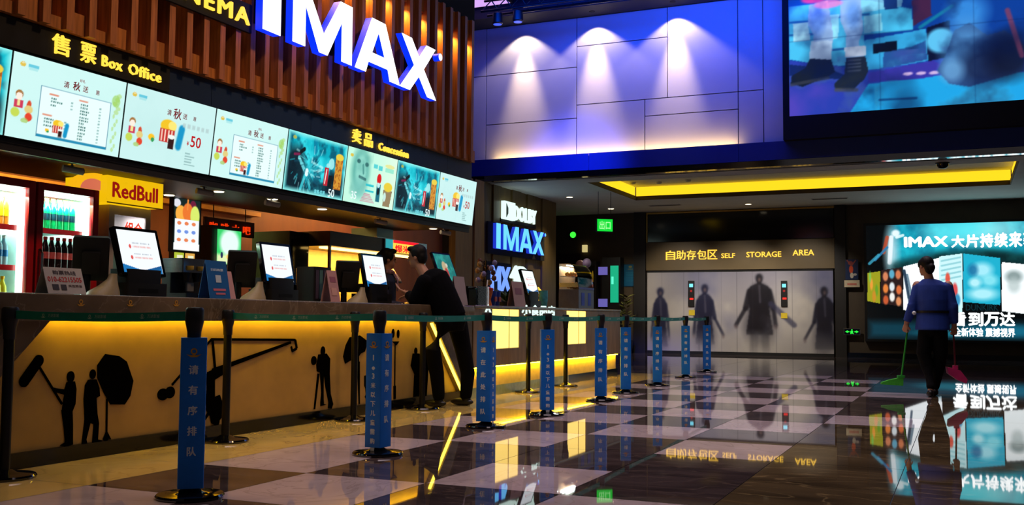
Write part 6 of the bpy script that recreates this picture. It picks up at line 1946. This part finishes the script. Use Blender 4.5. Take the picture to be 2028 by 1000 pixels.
legs = (([q(880, 642, -0.08), q(858, 692, -0.14), q(867, 737, -0.12), q(871, 782, -0.12)], -1), ([q(903, 642, 0.08), q(914, 690, 0.12), q(924, 738, 0.12), q(921, 782, 0.10)], 1))
for L, sd in legs:
    body.caps(L, [0.10, 0.078, 0.058, 0.042], 12)
flesh(body, 'body', skin, t, 0.008)
jm = MB()
jm.tube([q(838, 548, 0.06), q(844, 553, 0.05), q(852, 562, 0.04), q(866, 584, 0.02), q(882, 611, 0.0), q(890, 632, 0.0)], [0.075, 0.15, 0.21, 0.20, 0.18, 0.185], 20, flat=0.80, ref=(0.4, 0.9, 0))
for a in arms:
    w_ = a[1].lerp(a[2], 0.85)
    jm.caps([a[0], a[1]], [0.082, 0.068], 14)
    jm.tube([a[1] + (a[1] - w_) * 0.2, a[1], w_], [0.05, 0.066, 0.05], 14)
flesh(jm, 'jacket', dk, t, 0.011, 4)
tm = MB()
tm.tube([q(886, 618, 0), q(892, 636, 0), q(893, 656, 0)], [0.16, 0.175, 0.13], 18, flat=0.85, ref=(0.4, 0.9, 0))
for L, sd in legs:
    tm.caps(L[:3] + [L[3] + Vector((0, 0, 0.02))], [0.112, 0.092, 0.078, 0.066], 14)
flesh(tm, 'trousers', dt, t, 0.011, 4)
for L, sd in legs:
    a = L[-1]
    dvec = Vector((-0.88, 0.42, 0))
    rm = Matrix.Rotation(math.atan2(dvec.y, dvec.x), 3, 'Z')
    MB().ell(Vector((a.x, a.y, 0.04)) + dvec * 0.05, (0.14, 0.05, 0.04), n=16, mm=10, rot=rm).ell((a.x, a.y, 0.055), (0.06, 0.046, 0.055), n=16, mm=10, rot=rm).build('shoe', black, t, 60)
hm = MB()
hm.ell(P(0, -0.025, 0.05), (0.085, 0.098, 0.09), rot=R).ell(P(0, -0.06, 0.0), (0.076, 0.06, 0.085), rot=R).ell(P(0, 0.05, 0.10), (0.06, 0.045, 0.03), rot=R)
for sd in (-1, 1):
    hm.ell(P(sd * 0.072, -0.02, 0.035), (0.02, 0.05, 0.055), rot=R)
flesh(hm, 'hair', hair, t, 0.009, 3)
eyes(P, R, t)

# ---- the cashier behind the counter
cx_ = at(769, 512, 0, -6.3)
t = thing('person', 'person in dark uniform with patterned scarf standing behind the till, facing the customer', 'person', (-6.3, cx_.y, 0), math.radians(24))
hz = cx_.z - 0.01
body = MB()
P, R = head(body, (0, 0, hz), math.radians(-68), math.radians(-6), 1.0)
body.caps([(-0.01, 0, hz - 0.09), (-0.02, 0, hz - 0.2)], [0.05, 0.058], 12)
body.loft([((-0.03, 0, hz - 0.20), 0.09, 0.09, 0), ((-0.03, 0, hz - 0.27), 0.11, 0.17, 0), ((-0.03, 0, hz - 0.45), 0.11, 0.145, 0), ((-0.03, 0, hz - 0.62), 0.105, 0.13, 0), ((-0.03, 0, hz - 0.8), 0.12, 0.155, 0), ((-0.03, 0, hz - 0.88), 0.1, 0.13, 0)])
arms = (((-0.03, -0.19, hz - 0.28), (-0.02, -0.22, hz - 0.54), (0.2, -0.16, hz - 0.56)), ((-0.03, 0.19, hz - 0.28), (-0.02, 0.22, hz - 0.54), (0.2, 0.14, hz - 0.56)))
for a in arms:
    body.caps(a, [0.052, 0.042, 0.03], 12)
    hand(body, a[2], (0.9, 0, -0.1), (0, 0, -1), False, 0.95, 1 if a[0][1] < 0 else -1)
lg_ = ([(-0.03, -0.09, hz - 0.85), (-0.02, -0.1, 0.48), (-0.04, -0.1, 0.08)], [(-0.03, 0.09, hz - 0.85), (-0.02, 0.1, 0.48), (-0.04, 0.1, 0.08)])
for L in lg_:
    body.caps(L, [0.085, 0.055, 0.038], 12)
flesh(body, 'body', skin, t, 0.008)
un = M('uniform_dark', (18, 20, 44), 0.7)
jm = MB()
jm.loft([((-0.02, 0, hz - 0.16), 0.065, 0.07, 0), ((-0.03, 0, hz - 0.20), 0.10, 0.14, 0), ((-0.03, 0, hz - 0.27), 0.13, 0.195, 0), ((-0.03, 0, hz - 0.45), 0.13, 0.17, 0), ((-0.03, 0, hz - 0.62), 0.12, 0.15, 0), ((-0.03, 0, hz - 0.84), 0.145, 0.18, 0)])
for a in arms:
    jm.caps([a[0], a[1]], [0.07, 0.06], 14)
    jm.tube([a[1], Vector(a[1]).lerp(Vector(a[2]), 0.9)], [0.06, 0.046], 14)
flesh(jm, 'jacket', un, t, 0.011, 4)
tm = MB()
for L in lg_:
    tm.caps([L[0], L[1], (L[2][0], L[2][1], 0.12)], [0.11, 0.075, 0.06], 14)
flesh(tm, 'trousers', dt, t, 0.011, 4)
for L in lg_:
    MB().ell((L[2][0] + 0.05, L[2][1], 0.04), (0.12, 0.045, 0.04), n=14, mm=8).build('shoe', black, t, 60)
sc = MB().loft([((-0.01, 0, hz - 0.125), 0.062, 0.066, 0), ((0.0, 0, hz - 0.15), 0.085, 0.09, 0), ((0.0, 0, hz - 0.175), 0.075, 0.085, 0)], 20)
sc.tube([(0.07, 0.01, hz - 0.17), (0.115, -0.01, hz - 0.26), (0.12, -0.02, hz - 0.38)], [0.03, 0.035, 0.02], 10, flat=0.4)
sc.build('scarf', M('scarf_print', (150, 110, 120), 0.6, var=0.6, scale=40), t, 60)
hm = MB()
hm.ell(P(0, -0.028, 0.048), (0.085, 0.096, 0.09), rot=R).ell(P(0, -0.06, 0.0), (0.078, 0.06, 0.08), rot=R).ell(P(0, -0.11, 0.03), (0.045, 0.045, 0.045), rot=R).ell(P(0.02, 0.04, 0.105), (0.06, 0.05, 0.03), rot=R)
for sd in (-1, 1):
    hm.ell(P(sd * 0.074, -0.005, 0.035), (0.02, 0.05, 0.06), rot=R)
flesh(hm, 'hair', hair, t, 0.009, 3)
eyes(P, R, t)
